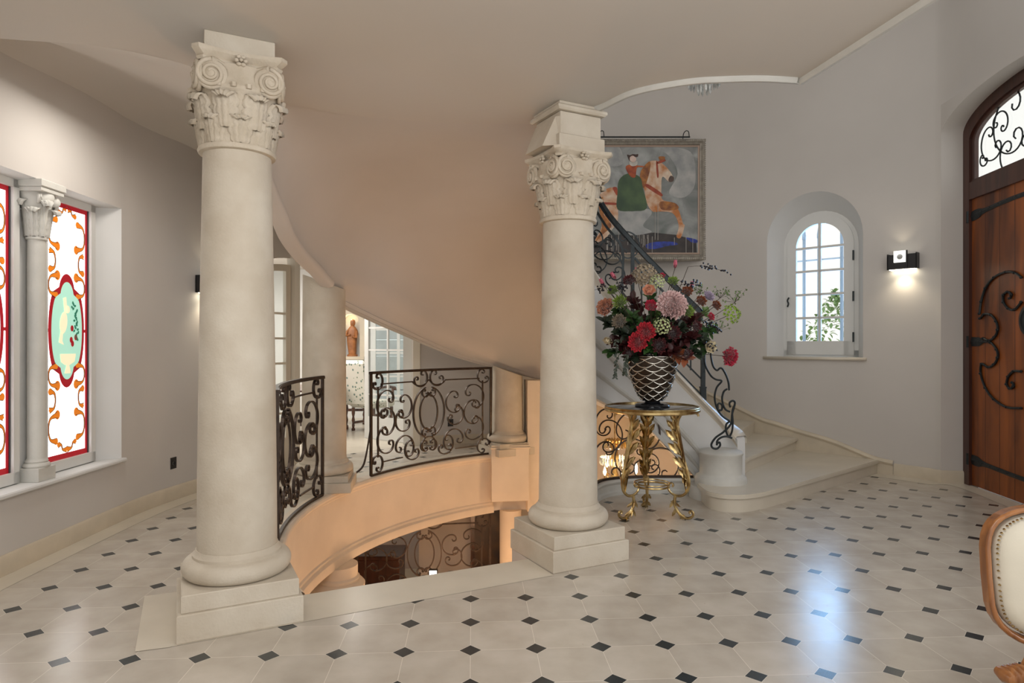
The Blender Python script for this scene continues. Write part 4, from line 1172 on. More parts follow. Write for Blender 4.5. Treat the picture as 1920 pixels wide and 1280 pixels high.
# wall thickness outside of the window and the iron bars there
o = empty('window_bars', tuple(f3o(c3, 1.3)+n3*.22)); tag(o, 'pale grey upright bars with pointed tips outside the arched window', 'window bars')
for k, s in enumerate((c3-.30, c3-.11, c3+.17, c3+.36)):
    f = MB(); zt = 2.98 if k in (2,) else 2.88
    b0 = f3o(s, 1.2)+n3*.28; b1 = f3o(s, zt)+n3*.28; f.tube([b0, b1], .021, 8); f.tube([b1, b1+Vector((0, 0, .05)), b1+Vector((0, 0, .20))], [.026, .026, .002], 8)
    ob = f.build('spear_bar', mat('bar_grey_%d' % k, (.45, .47, .48), .6), o); ob.location = -o.location
f = MB()
for z in (1.5, 2.6): f.tube([f3o(c3-.6, z)+n3*.30, f3o(c3+.6, z)+n3*.30], .012, 6)
ob = f.build('cross_bar', M['white_paint'], o); ob.location = -o.location

# ---- entrance door
door = empty('door_1', tuple(fdd(LDD/2, 0))); struct(door); dl = door.location
def dfin(mb, nm, mt, par=door, auto=30):
    ob = mb.build(nm, mt, par, auto=auto); ob.location = -dl if par is door else (0, 0, 0); return ob
DN = -ndd   # towards the hall?  fixed below
# hall side normal: pointing to -x
HN = ndd if ndd.x < 0 else -ndd
LD2 = LDD; cD = LD2/2
def ell_arch(x0, x1, z0, zs, rise, n=28): return arch(x0, x1, z0, zs, rise, n)
o1 = ell_arch(0, LD2, -.0, DZS, .30); 
fwid = .11
i1_ = [(lerp(p[0], cD, fwid/cD), p[1]-(fwid if p[1] > .5 else 0)) for p in o1]
f = MB(); f.smooth = False
f.grid([[fdd(*p)+HN*.03 for p in o1], [fdd(*p)+HN*.03 for p in i1_], [fdd(*p)-HN*.06 for p in i1_], [fdd(*p)-HN*.06 for p in o1]], closev=True)
TR0, TR1 = 3.02, 3.20
fbox(f, fdd, HN, fwid, LD2-fwid, TR0, TR1, -.05, .028)
dfin(f, 'door_frame', M['door_frame'])
f = MB(); fbox(f, fdd, HN, fwid, LD2-fwid, .01, TR0, -.05, -.0); 
leafo = dfin(f, 'door_leaf', M['door_wood'])
# boards
f = MB()
for k in range(1, 8): s = lerp(fwid, LD2-fwid, k/8); fbox(f, fdd, HN, s-.003, s+.003, .01, TR0, -.004, .0012)
dfin(f, 'board_joint', M['door_frame'])
# fanlight
pan = [(lerp(p[0], cD, (fwid+.0)/cD), p[1]-fwid) for p in o1 if p[1] > 1]
gl0 = [(pan[0][0], TR1)]+pan+[(pan[-1][0], TR1)]
f = MB(); f.flatpoly([gl0], lambda s, z: fdd(s, z)-HN*.03); fan = dfin(f, 'fanlight_glass', M['glass'])
gi = [(lerp(p[0], cD, .07), lerp(p[1], TR1+.25, .09)) for p in gl0]
f = MB(); f.smooth = False; f.grid([[fdd(*p)+HN*.01 for p in gl0], [fdd(*p)+HN*.01 for p in gi], [fdd(*p)-HN*.03 for p in gi]], closeu=True); dfin(f, 'fanlight_bead', M['door_frame'])
for sg in (0, 1):
    A = (lambda s: s) if sg == 0 else (lambda s: LD2-s)
    for e0, e1, bu in [((.33, 3.37), (.27, 3.42), (.22, 3.30)), ((.38, 3.62), (.52, 3.45), (.36, 3.52)), ((.50, 3.70), (.62, 3.62), (.50, 3.80)), ((.75, 3.80), (.80, 3.45), (.62, 3.6)), ((.95, 3.35), (.66, 3.38), (.8, 3.30))]:
        c = fit_scroll((e0[0], e0[1]), (e1[0], e1[1]), bu, curl=.33)
        f = MB(); f.tube([fdd(A(p.x), min(p.y, 3.9))-HN*.012 for p in c[::2]], .008, 6); dfin(f, 'fanlight_scroll', M['iron_b'])
# iron fittings
def ribbon(pts, name, r=.011, n=6, mt=None):
    f = MB(); P = [fdd(s, z)+HN*.012 for s, z in pts]; f.tube(P, [r]*len(P), n)
    for q in P[::6]: f.lathe([(0, -.014), (.012, -.008), (.014, 0), (.012, .008), (0, .014)], n=8, M=Matrix.Translation(q+HN*.006))
    return dfin(f, name, mt or M['iron_b'])
for zc_ in (2.84, .28):
    f = MB(); f.smooth = False; N_ = 20
    pts = [(lerp(.10, 1.45, k/N_), zc_+(.05*math.sin(k/N_*PI*.8) if zc_ > 1 else -.05*math.sin(k/N_*PI*.5))) for k in range(N_+1)]
    wv = [.05, .055, .05, .03, .024]+[.022]*(N_-8)+[.022, .03, .04, .004]
    f.grid([[fdd(s, z-w_)+HN*.004 for (s, z), w_ in zip(pts, wv)], [fdd(s, z)+HN*.014 for (s, z), w_ in zip(pts, wv)], [fdd(s, z+w_)+HN*.004 for (s, z), w_ in zip(pts, wv)]])
    f.tube([fdd(.085, zc_-.06)+HN*.02, fdd(.085, zc_+.06)+HN*.02], .022, 10)
    for k in range(3, N_, 2): f.lathe([(0, .0), (.010, 0), (.008, .006), (0, .008)], n=8, M=Matrix.Translation(fdd(*pts[k])+HN*.014))
    dfin(f, 'strap_hinge', M['iron_b'])
zm = 1.52
f = MB(); f.smooth = False; f.grid([[fdd(.10, zm-.05)+HN*.005, fdd(.25, zm-.045)+HN*.005, fdd(.33, zm-.012)+HN*.005], [fdd(.10, zm)+HN*.018, fdd(.25, zm)+HN*.018, fdd(.33, zm)+HN*.014], [fdd(.10, zm+.05)+HN*.005, fdd(.25, zm+.045)+HN*.005, fdd(.33, zm+.012)+HN*.005]]); f.tube([fdd(.085, zm-.06)+HN*.02, fdd(.085, zm+.06)+HN*.02], .022, 10); dfin(f, 'strap_hinge', M['iron_b'])
def s_at(u):   # door plane coordinate of an image column
    t = (u-960)/FPX; p0 = DOOR_A; k_ = (p0.x-t*p0.y)/(t*ddd.y-ddd.x); return k_
def dp(u, v):
    s = s_at(u); Y = fdd(s, 0).y; return (s, EYE-(v-V0)*Y/FPX)
HB = [(1839, 588), (1842, 565), (1850, 540), (1866, 520), (1888, 510), (1905, 511), (1918, 520)]
cc_ = [[(1840, 597), (1848, 589), (1860, 590), (1870, 602), (1873, 618), (1867, 632), (1856, 638), (1846, 634)],
       [(1847, 640), (1860, 642), (1871, 655), (1873, 670), (1866, 683), (1855, 688), (1843, 682), (1841, 700), (1850, 727), (1866, 748), (1890, 763), (1918, 765)],
       HB, [(1918, 566), (1905, 580), (1893, 578), (1884, 566), (1884, 553), (1892, 547), (1899, 552), (1896, 559)],
       [(1918, 696), (1903, 696), (1893, 706), (1890, 720), (1896, 728), (1903, 724), (1901, 717)]]
for c in cc_:
    pts = spline([Vector(dp(*q)) for q in c], 6)
    ribbon([(p.x, p.y) for p in pts], 'iron_scroll', .012)
    ribbon([(2*s_at(1932)-p.x, p.y) for p in pts], 'iron_scroll', .012)
Mx = Matrix((Vector((0, 0, 1)).cross(HN), Vector((0, 0, 1)), HN)).transposed().to_4x4(); s_, z_ = s_at(1932), dp(1932, 600)[1]; Mx.translation = fdd(s_, z_)
f = MB(); f.lathe([(0, .0), (.15, 0), (.15, .010), (.11, .02), (.10, .016), (.05, .022), (.0, .03)], n=30, M=Mx); dfin(f, 'boss_plate', M['iron_b'])

# ---- french doors to the dining room
def leaf(parent_loc, A, B, z0, z1, ncol, nrow, mt, name='door', rise=0.0, idx=2, thick=.045, bottom=.45, stile=.09):
    f_, L_, d_, n_ = seg_fn(A, B, 0)
    o = empty('%s_%d' % (name, idx), (A[0], A[1], 0)); struct(o)
    def fin(mb, nm, m_):
        ob = mb.build(nm, m_, o, auto=30); ob.location = -o.location; return ob
    fr = MB(); h_ = thick/2
    def top(s): return z1+rise*math.sin(PI/2*s/L_)
    fbox(fr, f_, n_, 0, stile, z0, top(stile/2), -h_, h_); fbox(fr, f_, n_, L_-stile, L_, z0, top(L_-stile/2), -h_, h_)
    fbox(fr, f_, n_, stile, L_-stile, z0, z0+bottom, -h_, h_)
    # arched top rail
    N_ = 12; a_ = [(lerp(stile, L_-stile, k/N_)) for k in range(N_+1)]
    fr.smooth = False
    fr.grid([[f_(s, top(s)-.08)+n_*-h_ for s in a_], [f_(s, top(s))+n_*-h_ for s in a_], [f_(s, top(s))+n_*h_ for s in a_], [f_(s, top(s)-.08)+n_*h_ for s in a_]], closev=True)
    fin(fr, 'leaf_frame', mt)
    fr = MB()
    for k in range(1, ncol): s = lerp(stile, L_-stile, k/ncol); fbox(fr, f_, n_, s-.014, s+.014, z0+bottom, top(s)-.06, -h_*.7, h_*.7)
    for k in range(1, nrow): z = lerp(z0+bottom, z1-.10, k/nrow); fbox(fr, f_, n_, stile, L_-stile, z-.013, z+.013, -h_*.7, h_*.7)
    fin(fr, 'glazing_bars', mt)
    fr = MB(); fr.flatpoly([[(stile, z0+bottom)]+[(L_-stile, z0+bottom)]+[(s, top(s)-.07) for s in a_[::-1]]], f_); fin(fr, 'pane', M['glass'])
    return o
leaf(None, (-3.08, 7.1), (-2.76, 8.08), .0, 2.27, 3, 6, M['cream_paint'], rise=.20, idx=2, bottom=.35)
leaf(None, (-1.50, 9.80), (-2.34, 10.42), .0, 2.55, 2, 6, M['white_paint'], idx=3, bottom=.35)
f = MB()
for P in ((-2.74, 8.14), (-1.40, 9.62)): f.box(P[0]-.05, P[0]+.05, P[1]-.05, P[1]+.14, 0, 2.62)
struct(f.build('trim_11', M['cream_paint']))
f = MB(); f.box(-1.62, -1.42, 9.72, 10.05, 0, 2.62); struct(f.build('trim_12', M['white_paint']))
# ============================================================ OBJECTS
def setloc(ob, o): ob.location = -Vector(o.location); return ob
class Thing:
    """an Empty plus parts whose meshes are given in world coordinates"""
    def __init__(s, name, loc, label=None, cat=None, group=None):
        s.o = empty(name, loc); s.L = Vector(loc)
        if label: tag(s.o, label, cat, group)
    def part(s, mb, name, mt, parent=None, auto=40):
        ob = mb.build(name, mt, parent or s.o, auto=auto)
        if parent is None: ob.location = -s.L
        return ob
# ---- side table with acanthus legs
TX, TY, TZ = 1.222, 5.70, .945
T = Thing('side_table', (TX, TY, 0), 'round brass side table with leafy scrolled legs and a dark mirrored top under the bouquet', 'table')
m = MB(); m.lathe([(0, TZ-.012), (.385, TZ-.012), (.395, TZ-.006), (.395, TZ+.004), (.385, TZ+.006), (0, TZ+.006)], c=(TX, TY, 0), n=64)
M['dark_mirror'] = mat('dark_mirror', (.10, .11, .12), .06, metal=.7)
T.part(m, 'table_top', M['dark_mirror'])
m = MB(); m.lathe([(.395, TZ+.010), (.402, TZ+.012), (.408, TZ+.006), (.404, TZ-.004), (.410, TZ-.010), (.410, TZ-.026), (.402, TZ-.034), (.39, TZ-.034), (.38, TZ-.026), (.395, TZ-.012), (.395, TZ+.01)], c=(TX, TY, 0), n=64, caps=False)
T.part(m, 'rim', M['brass'])
def leafblade(mb, base, tip, nrm, wdt, curl=.02, lob=3):
    base = Vector(base); tip = Vector(tip); d_ = tip-base; L_ = d_.length; d_.normalize(); nrm = Vector(nrm).normalized(); sd = d_.cross(nrm).normalized(); rows = []
    for j in range(9):
        v = j/8; wv = wdt*math.sin(PI*min(1, .12+v*.88))**.7*(.72+.28*abs(math.cos(v*PI*lob)))
        if j == 8: wv = .001
        c = base+d_*L_*v+nrm*(curl*math.sin(v*PI*.5)*v)
        rows.append([c-sd*wv+nrm*-.2*wv, c-sd*wv*.5+nrm*.05*wv, c+nrm*.18*wdt, c+sd*wv*.5+nrm*.05*wv, c+sd*wv+nrm*-.2*wv])
    mb.grid(rows)
LEGP = [(.40, .885), (.395, .905), (.37, .912), (.33, .915), (.27, .905), (.235, .86), (.222, .80), (.225, .72), (.245, .62), (.280, .50), (.310, .40), (.322, .32), (.31, .25), (.27, .205), (.22, .195), (.17, .215), (.145, .25), (.150, .285), (.172, .30), (.188, .285), (.18, .268)]
FOOTP = [(.205, .195), (.20, .15), (.205, .10), (.235, .05), (.28, .018), (.325, .016), (.355, .04), (.355, .068), (.338, .078), (.326, .066), (.334, .054)]
for ai, ang in enumerate((R_(-28), R_(208), R_(90))):
    er = Vector((math.cos(ang), math.sin(ang), 0)); et = Vector((-er.y, er.x, 0))
    W = lambda r, z: Vector((TX, TY, 0))+er*r+Vector((0, 0, z))
    P = [W(p.x, p.y) for p in spline([Vector(q) for q in LEGP], 5)]; n_ = len(P)
    m = MB(); m.tube(P, [lerp(.009, .014, abs(math.sin(PI*min(1, i/n_*1.25))))+.0 for i in range(n_)], 8)
    F_ = [W(p.x, p.y) for p in spline([Vector(q) for q in FOOTP], 5)]
    m.tube(F_, [lerp(.014, .009, i/len(F_)) for i in range(len(F_))], 8)
    leg = T.part(m, 'leg', M['brass'])
    m = MB()
    idx = [int(n_*q) for q in (.22, .27, .32, .37, .42, .47, .52, .56)]
    for k, i in enumerate(idx):
        c = P[i]; s = .055+.07*math.sin(PI*(k+1)/9)
        tg = (P[i+1]-P[i-1]).normalized()
        for sg in (-1, 1):
            leafblade(m, c+tg*.02, c-tg*(s*.80)+(-er*.30+et*sg*.50)*s, er*.7+et*sg*.3, .019+.009*math.sin(PI*(k+1)/9), .015)
        leafblade(m, c+tg*.02, c-tg*(s*.60)-er*s*.80, et, .020+.012*math.sin(PI*(k+1)/9), .0)
    # long overlapping blades that sheath the leg
    for (a_, b_) in ((.30, .50), (.42, .62)):
        for sg in (-1, 1): leafblade(m, P[int(n_*b_)], P[int(n_*a_)]+et*sg*.02, er, .020, .006)
    m.build('acanthus_leaves', M['brass'], leg, auto=50)
    m = MB()
    for k, q in enumerate((.12, .26, .40)):
        i = int(len(F_)*q); c = F_[i]
        for sg in (-1, 1): leafblade(m, c, c+Vector((0, 0, -.05))+(er*.03+et*sg*.045), er, .016, .01)
        leafblade(m, c+Vector((0, 0, .02)), c+Vector((0, 0, -.055))-er*.045, et, .016, 0)
    m.build('foot_leaves', M['brass'], leg, auto=50)
m = MB(); m.tube([Vector((TX+.15*math.cos(2*PI*k/48), TY+.15*math.sin(2*PI*k/48), .262)) for k in range(48)], .009, 8, closed=True)
m.tube([Vector((TX+.15*math.cos(2*PI*k/48), TY+.15*math.sin(2*PI*k/48), .285)) for k in range(48)], .006, 8, closed=True)
T.part(m, 'ring_brace', M['brass'])

# ---- vase
VX, VY, VZ = TX+.005, TY, TZ+.007
T = Thing('vase', (VX, VY, VZ), 'dark vase wrapped in a silver scalloped lattice on a black foot, holding the bouquet', 'vase')
def vr_(t): return interp(t, [(0, .075), (.05, .10), (.15, .128), (.3, .155), (.5, .182), (.7, .203), (.85, .210), (1, .208)])
m = MB(); m.lathe([(0, 0), (.150, 0), (.152, .010), (.145, .020), (.12, .028), (.07, .034), (.06, .045), (.07, .052)], c=(VX, VY, VZ), n=44)
T.part(m, 'foot', M['gloss_black'])
H_ = .39; z0_ = VZ+.048
m = MB(); m.lathe([(vr_(k/16)-.006, H_*k/16) for k in range(17)]+[(vr_(1)-.016, H_), (.18, H_*.8), (.0, H_*.78)], c=(VX, VY, z0_), n=44)
M['vase_dark'] = mat('vase_dark', (.05, .035, .025), .3, metal=.6)
body = T.part(m, 'vase_body', M['vase_dark'])
M['silver'] = mat('aged_silver', (.78, .75, .68), .22, metal=1, var=.3, vscale=30)
m = MB(); nr_, nc_ = 11, 9
for r__ in range(nr_):
    t0 = r__/nr_
    for c__ in range(nc_):
        a0 = 2*PI*(c__+.5*(r__ % 2))/nc_; da = 2*PI/nc_*.5
        pts = []
        for k in range(11):
            q = -1+2*k/10; t = min(.995, t0+.012+.085*(q*q)+.02); r = vr_(t)+.002
            a = a0+da*q*1.08; pts.append(Vector((VX+r*math.cos(a), VY+r*math.sin(a), z0_+H_*t)))
        m.tube(pts, [.0082*(.55+.6*(1-abs(-1+2*k/10))) for k in range(11)], 6)
m.build('silver_lattice', M['silver'], body).location = (0, 0, 0)
m = MB(); m.tube([Vector((VX+.208*math.cos(2*PI*k/40), VY+.208*math.sin(2*PI*k/40), z0_+H_)) for k in range(40)], .006, 6, closed=True); m.build('rim', M['silver'], body)

# ---- flowers (each stem a thing; coordinates from the vase mouth outward)
def pm(name, c, v=.25, r=.6, sh=.3):
    return mat(name, c, r, var=v, vscale=45, sheen=sh)
PM = dict(pink=pm('pale_pink_petal', (.88, .62, .60), .15), lilac=pm('lilac_petal', (.60, .50, .66)), red=pm('coral_red_petal', (.72, .03, .055)), crimson=pm('crimson_petal', (.60, .015, .06)),
          burg=pm('burgundy_petal', (.12, .008, .012), .4), peach=pm('peach_petal', (.80, .36, .22)), cream=pm('cream_petal', (.78, .68, .46)), green=pm('lime_flower', (.28, .42, .05)),
          palegreen=pm('pale_green_flower', (.52, .58, .30)), rust=pm('rust_petal', (.30, .07, .015), .4), dusty=pm('dusty_green_pink', (.40, .32, .22), .4), bud=pm('magnolia_bud', (.70, .16, .24)),
          berry=mat('dark_berry', (.012, .010, .016), .25), leaf=mat('leaf_green', (.05, .13, .03), .45, var=.5, vscale=20), dleaf=mat('dark_leaf', (.035, .055, .03), .45, var=.5, vscale=20),
          bleaf=mat('burgundy_leaf', (.06, .012, .012), .45, var=.4, vscale=20), stem=mat('stem_brown', (.05, .035, .02), .7), lleaf=mat('light_leaf', (.20, .34, .10), .5, var=.4, vscale=20))
def petal(mb, c, d, up, L, W_, cup=.4, ruff=0.0, nu=4, nv=4, seed=0):
    """petal from c along d; 'up' is the inner face direction; cup bends it toward up"""
    d = d.normalized(); s = d.cross(up).normalized(); u_ = s.cross(d).normalized(); rows = []
    for j in range(nv+1):
        v = j/nv; wv = W_*math.sin(PI*(.18+.62*v))**.8*(1 if j < nv else .72)
        row = []
        for i in range(nu+1):
            q = -1+2*i/nu
            rf = ruff*L*math.sin((i*2.3+seed)*1.7)*v
            row.append(c+d*(L*v*(1-.12*q*q))+s*(wv*q)+u_*(cup*L*v*v+.25*W_*q*q+rf))
        rows.append(row)
    mb.grid(rows)
def sph(axis, th, ph):
    ax = axis.normalized(); a = ax.orthogonal().normalized(); b = ax.cross(a)
    return ax*math.cos(th)+(a*math.cos(ph)+b*math.sin(ph))*math.sin(th)
def bloom(mb, c, ax, R, n=60, ruff=.12, W_=.35, open_=1.25, rr_=None, cup=.35):
    ax = ax.normalized()
    for k in range(n):
        t = (k+.5)/n; th = open_*t**.6; ph = k*2.39996
        d = sph(ax, th, ph); L = R*(.62+.38*t)
        petal(mb, c-ax*R*.25, d, ax, L*1.05, R*W_*(.6+.5*t), cup*(1-t*.4), ruff, 4, 3, k)
def rose(mb, c, ax, R):
    ax = ax.normalized()
    for ring_, (n, th, L, Wd, cp_) in enumerate([(3, .16, .75, .32, -.30), (4, .40, .80, .42, -.42), (5, .75, .9, .5, -.45), (6, 1.15, 1.0, .55, -.35)]):
        for k in range(n):
            d = sph(ax, th, 2*PI*k/n+ring_*.7); petal(mb, c-ax*R*.45, d, ax, R*L*1.1, R*Wd, .55 if ring_ < 3 else .25, .05, 4, 4, k)
def berries(mb, st_, c, ax, L, n, r, rr_):
    p = [c+ax*L*t+Vector((0, 0, -.10*L*t*t)) for t in (0, .33, .66, 1)]; st_.tube(spline(p, 4), .0016, 4)
    for k in range(n):
        t = .35+.65*rr_.random(); q = c+ax*L*t+Vector((0, 0, -.1*L*t*t))+Vector((rr_.gauss(0, .016), rr_.gauss(0, .016), rr_.gauss(0, .016)))
        mb.lathe([(0, -r), (r*.7, -r*.7), (r, 0), (r*.7, r*.7), (0, r)], n=6, M=Matrix.Translation(q))
def leaf_(mb, c, d, up, L, W_, bend=.2):
    d = d.normalized(); s = d.cross(up)
    if s.length < 1e-3: s = d.orthogonal()
    s.normalize(); u_ = s.cross(d); rows = []
    for j in range(5):
        v = j/4; wv = W_*math.sin(PI*v*.96+.04)**.8
        p = c+d*L*v-u_*bend*L*v*v; rows.append([p-s*wv+u_*wv*.3, p, p+s*wv+u_*wv*.3])
    mb.grid(rows)
MOUTH = Vector((VX, VY, z0_+H_-.03))
CAMP = Vector((0, 0, EYE))
def outward(c): return ((c-Vector((VX, VY+.05, MOUTH.z+.10))).normalized()*.75+(CAMP-c).normalized()*.75).normalized()
def stem_to(c, ax):
    m = MB(); mid = MOUTH.lerp(c, .5)+Vector((0, 0, .03)); s0 = MOUTH+Vector(((c.x-MOUTH.x)*.18, (c.y-MOUTH.y)*.18, -.05)); m.tube(spline([s0, mid, c-ax*.02], 5), .0028, 5); return m
FG = 'flowers in the bouquet in the silver vase'
def flower(kind, u, v, dy, R, label, name, cat='flower', ax=None, stem=True, **kw):
    R *= 1.12; c = at(u, v, VY+dy); ax = ax or outward(c); T = Thing(name, tuple(c), label, cat, FG)
    m = MB(); rr_ = random.Random(int(u*7+v)); mt = kw.get('mt')
    if kind == 'bloom': bloom(m, c, ax, R, kw.get('n', 60), kw.get('ruff', .12), kw.get('W', .35), kw.get('op', 1.3), cup=kw.get('cup', .35)); pn = 'petals'
    elif kind == 'rose': rose(m, c, ax, R); pn = 'petals'
    elif kind == 'cluster':
        for k in range(kw.get('n', 40)):
            d = sph(ax, 1.35*math.sqrt((k+.5)/kw.get('n', 40)), k*2.4); q = c+d*R*(.8+.25*rr_.random()); 
            for j in range(4): petal(m, q, sph(d, 1.2, j*PI/2+k), d, R*.24, R*.11, .3, 0, 2, 2)
        pn = 'florets'
    elif kind == 'bud':
        for j in range(5): petal(m, c-ax*R*.5, sph(ax, .22, j*2*PI/5), ax, R*1.6, R*.36, -.02, 0, 4, 5)
        pn = 'petals'
    if kind == 'bud': m2 = MB(); [petal(m2, c-ax*R*.55, sph(ax, .35, j*2*PI/3), ax, R*.7, R*.3, 0, 0, 3, 3) for j in range(3)]; 
    T.part(m, pn, PM[mt], auto=None)
    if kind == 'bud': T.part(m2, 'bud_scale', PM['stem'], auto=None)
    if stem: T.part(stem_to(c, ax), 'stem', PM['stem'])
    return T
V_ = Vector
flower('bloom', 1260, 572, -.27, .122, 'large pale pink carnation at the heart of the bouquet', 'carnation', mt='pink', n=150, ruff=.16, W=.26, op=1.5)
flower('bloom', 1211, 622, -.28, .082, 'coral red carnation just above the vase rim, upper of the two', 'carnation', mt='red', n=85, ruff=.14, W=.26, op=1.45)
flower('bloom', 1196, 641, -.27, .082, 'coral red carnation at the vase rim, lower left of the two', 'carnation', mt='red', n=85, ruff=.14, W=.26, op=1.45)
flower('bloom', 1221, 574, -.24, .058, 'deep red bloom left of the big pale pink carnation', 'carnation', mt='crimson', n=50, W=.36)
flower('bloom', 1368, 668, -.10, .080, 'crimson pink carnation hanging lowest on the right of the bouquet', 'carnation', mt='crimson', n=80, ruff=.16, W=.26, op=1.5, ax=V_((.35, -.8, -.1)))
flower('rose', 1217, 545, -.24, .058, 'peach rose with a rolled centre at the upper middle of the bouquet', 'rose', mt='peach')
flower('rose', 1331, 650, -.14, .060, 'cream peach rose at the lower right above the crimson carnation', 'rose', mt='cream', ax=V_((.3, -.9, 0)))
flower('rose', 1140, 637, -.12, .046, 'drooping cream rosebud at the lower left of the bouquet', 'rose', mt='cream', ax=V_((-.3, -.5, -.6)))
flower('bloom', 1136, 577, -.08, .085, 'dusty peach bloom at the left edge of the bouquet', 'dahlia', mt='peach', n=60)
flower('bloom', 1162, 603, -.2, .070, 'dusty brown hydrangea head on the left side of the bouquet', 'hydrangea', mt='dusty', n=70, W=.2)
flower('cluster', 1209, 520, -.12, .090, 'dusty green and pink hydrangea head at the top of the bouquet', 'hydrangea', cat='flower', mt='dusty', n=70)
flower('cluster', 1232, 530, -.2, .058, 'pale green hydrangea floret cluster right of the top hydrangea', 'hydrangea', mt='palegreen', n=36)
flower('cluster', 1241, 612, -.29, .060, 'pale cream green floret cluster below the big pink carnation', 'hydrangea', mt='palegreen', n=36)
flower('bloom', 1163, 567, -.2, .072, 'lime green spider chrysanthemum on the left of the bouquet', 'chrysanthemum', mt='green', n=70, W=.12, ruff=.05)
flower('bloom', 1289, 584, -.25, .062, 'lime green chrysanthemum right of the big pink carnation', 'chrysanthemum', mt='green', n=60, W=.14)
flower('bloom', 1150, 545, -.1, .055, 'small lime green bloom at the upper left of the bouquet', 'chrysanthemum', mt='green', n=50, W=.14)
flower('bloom', 1262, 528, -.1, .055, 'small olive green bloom below the topmost magnolia bud', 'chrysanthemum', mt='green', n=40, W=.16)
flower('cluster', 1368, 590, -.02, .072, 'green hellebore head at the far right of the bouquet', 'hellebore', mt='green', n=40)
flower('bloom', 1328, 556, -.1, .055, 'pale lilac bloom at the right of the bouquet', 'scabious', mt='lilac', n=50, W=.24)
flower('bloom', 1332, 594, -.15, .040, 'magenta bloom on the right side of the bouquet', 'scabious', mt='crimson', n=34, W=.3)
flower('bloom', 1262, 625, -.28, .070, 'burgundy dahlia above the vase rim, right of the floret cluster', 'dahlia', mt='burg', n=60, W=.22)
flower('bloom', 1236, 648, -.26, .075, 'dark burgundy dahlia at the middle of the vase rim', 'dahlia', mt='burg', n=60, W=.22)
flower('bloom', 1180, 527, -.14, .060, 'burgundy bloom at the upper left above the lime flower', 'dahlia', mt='burg', n=50, W=.24)
flower('bloom', 1342, 573, -.12, .050, 'rust brown bloom at the right beside the lilac flower', 'dahlia', mt='rust', n=40, W=.26)
flower('bloom', 1288, 547, -.16, .055, 'rust brown bloom upper right of the big pink carnation', 'dahlia', mt='rust', n=40, W=.26)
flower('bloom', 1314, 565, -.17, .055, 'rust orange flower between the carnation and the lilac bloom', 'dahlia', mt='rust', n=40, W=.24)
flower('bloom', 1178, 662, -.18, .050, 'dark burgundy bloom hanging over the left of the vase rim', 'dahlia', mt='burg', n=40, W=.26)
flower('bloom', 1288, 664, -.2, .055, 'dark burgundy bloom hanging over the right of the vase rim', 'dahlia', mt='burg', n=44, W=.24)
flower('bloom', 1305, 612, -.2, .055, 'maroon bloom on the right half of the bouquet', 'dahlia', mt='burg', n=44, W=.24)
flower('bloom', 1241, 518, -.1, .035, 'small red bloom near the top of the bouquet', 'carnation', mt='crimson', n=26)
for u, v, a_, lb in ((1266, 497, (.02, -.1, 1), 'pink magnolia bud standing topmost on the bouquet'), (1152, 519, (-.5, -.2, .6), 'pink magnolia bud pointing left at the upper left'), (1130, 531, (-.5, -.2, .8), 'crimson magnolia bud at the far upper left'), (1193, 511, (0, 0, 1), 'small pale pink bud left of the top hydrangea'), (1297, 537, (.1, -.1, 1), 'pink magnolia bud at the upper right of the bouquet')):
    flower('bud', u, v, -.05, .040, lb, 'magnolia_bud', mt='bud', ax=V_(a_))
rr2 = random.Random(11)
BG = 'dark berry sprigs in the bouquet'
for u, v, dx, dz, n, lb in ((1290, 500, .30, .05, 26, 'dark berry sprig reaching out at the upper right of the bouquet'), (1262, 540, .22, .12, 30, 'dark berry sprig above the big pink carnation'), (1160, 545, -.22, .10, 26, 'dark berry sprig at the far upper left of the bouquet'),
                            (1158, 535, .06, .06, 22, 'dark berry sprig beside the left magnolia buds'), (1310, 600, .16, .0, 34, 'dark berry sprig on the right half of the bouquet'), (1300, 630, .16, -.02, 26, 'dark berry sprig at the lower right of the bouquet'), (1240, 600, .0, .05, 30, 'dark berry sprig beneath the big pink carnation')):
    c = at(u, v, VY-.12); T = Thing('berry_sprig', tuple(c), lb, 'berries', BG); m, s_ = MB(), MB()
    berries(m, s_, c, V_((dx, -.05, dz)), 1.0 if abs(dx) > .1 else .8, n, .0085, rr2)
    s_.tube(spline([MOUTH+V_((0, 0, -.04)), MOUTH.lerp(c, .5), c], 4), .0028, 5)
    T.part(m, 'berries', PM['berry']); T.part(s_, 'stem', PM['stem'])
# leafy branches
LG = 'leafy branches in the bouquet'
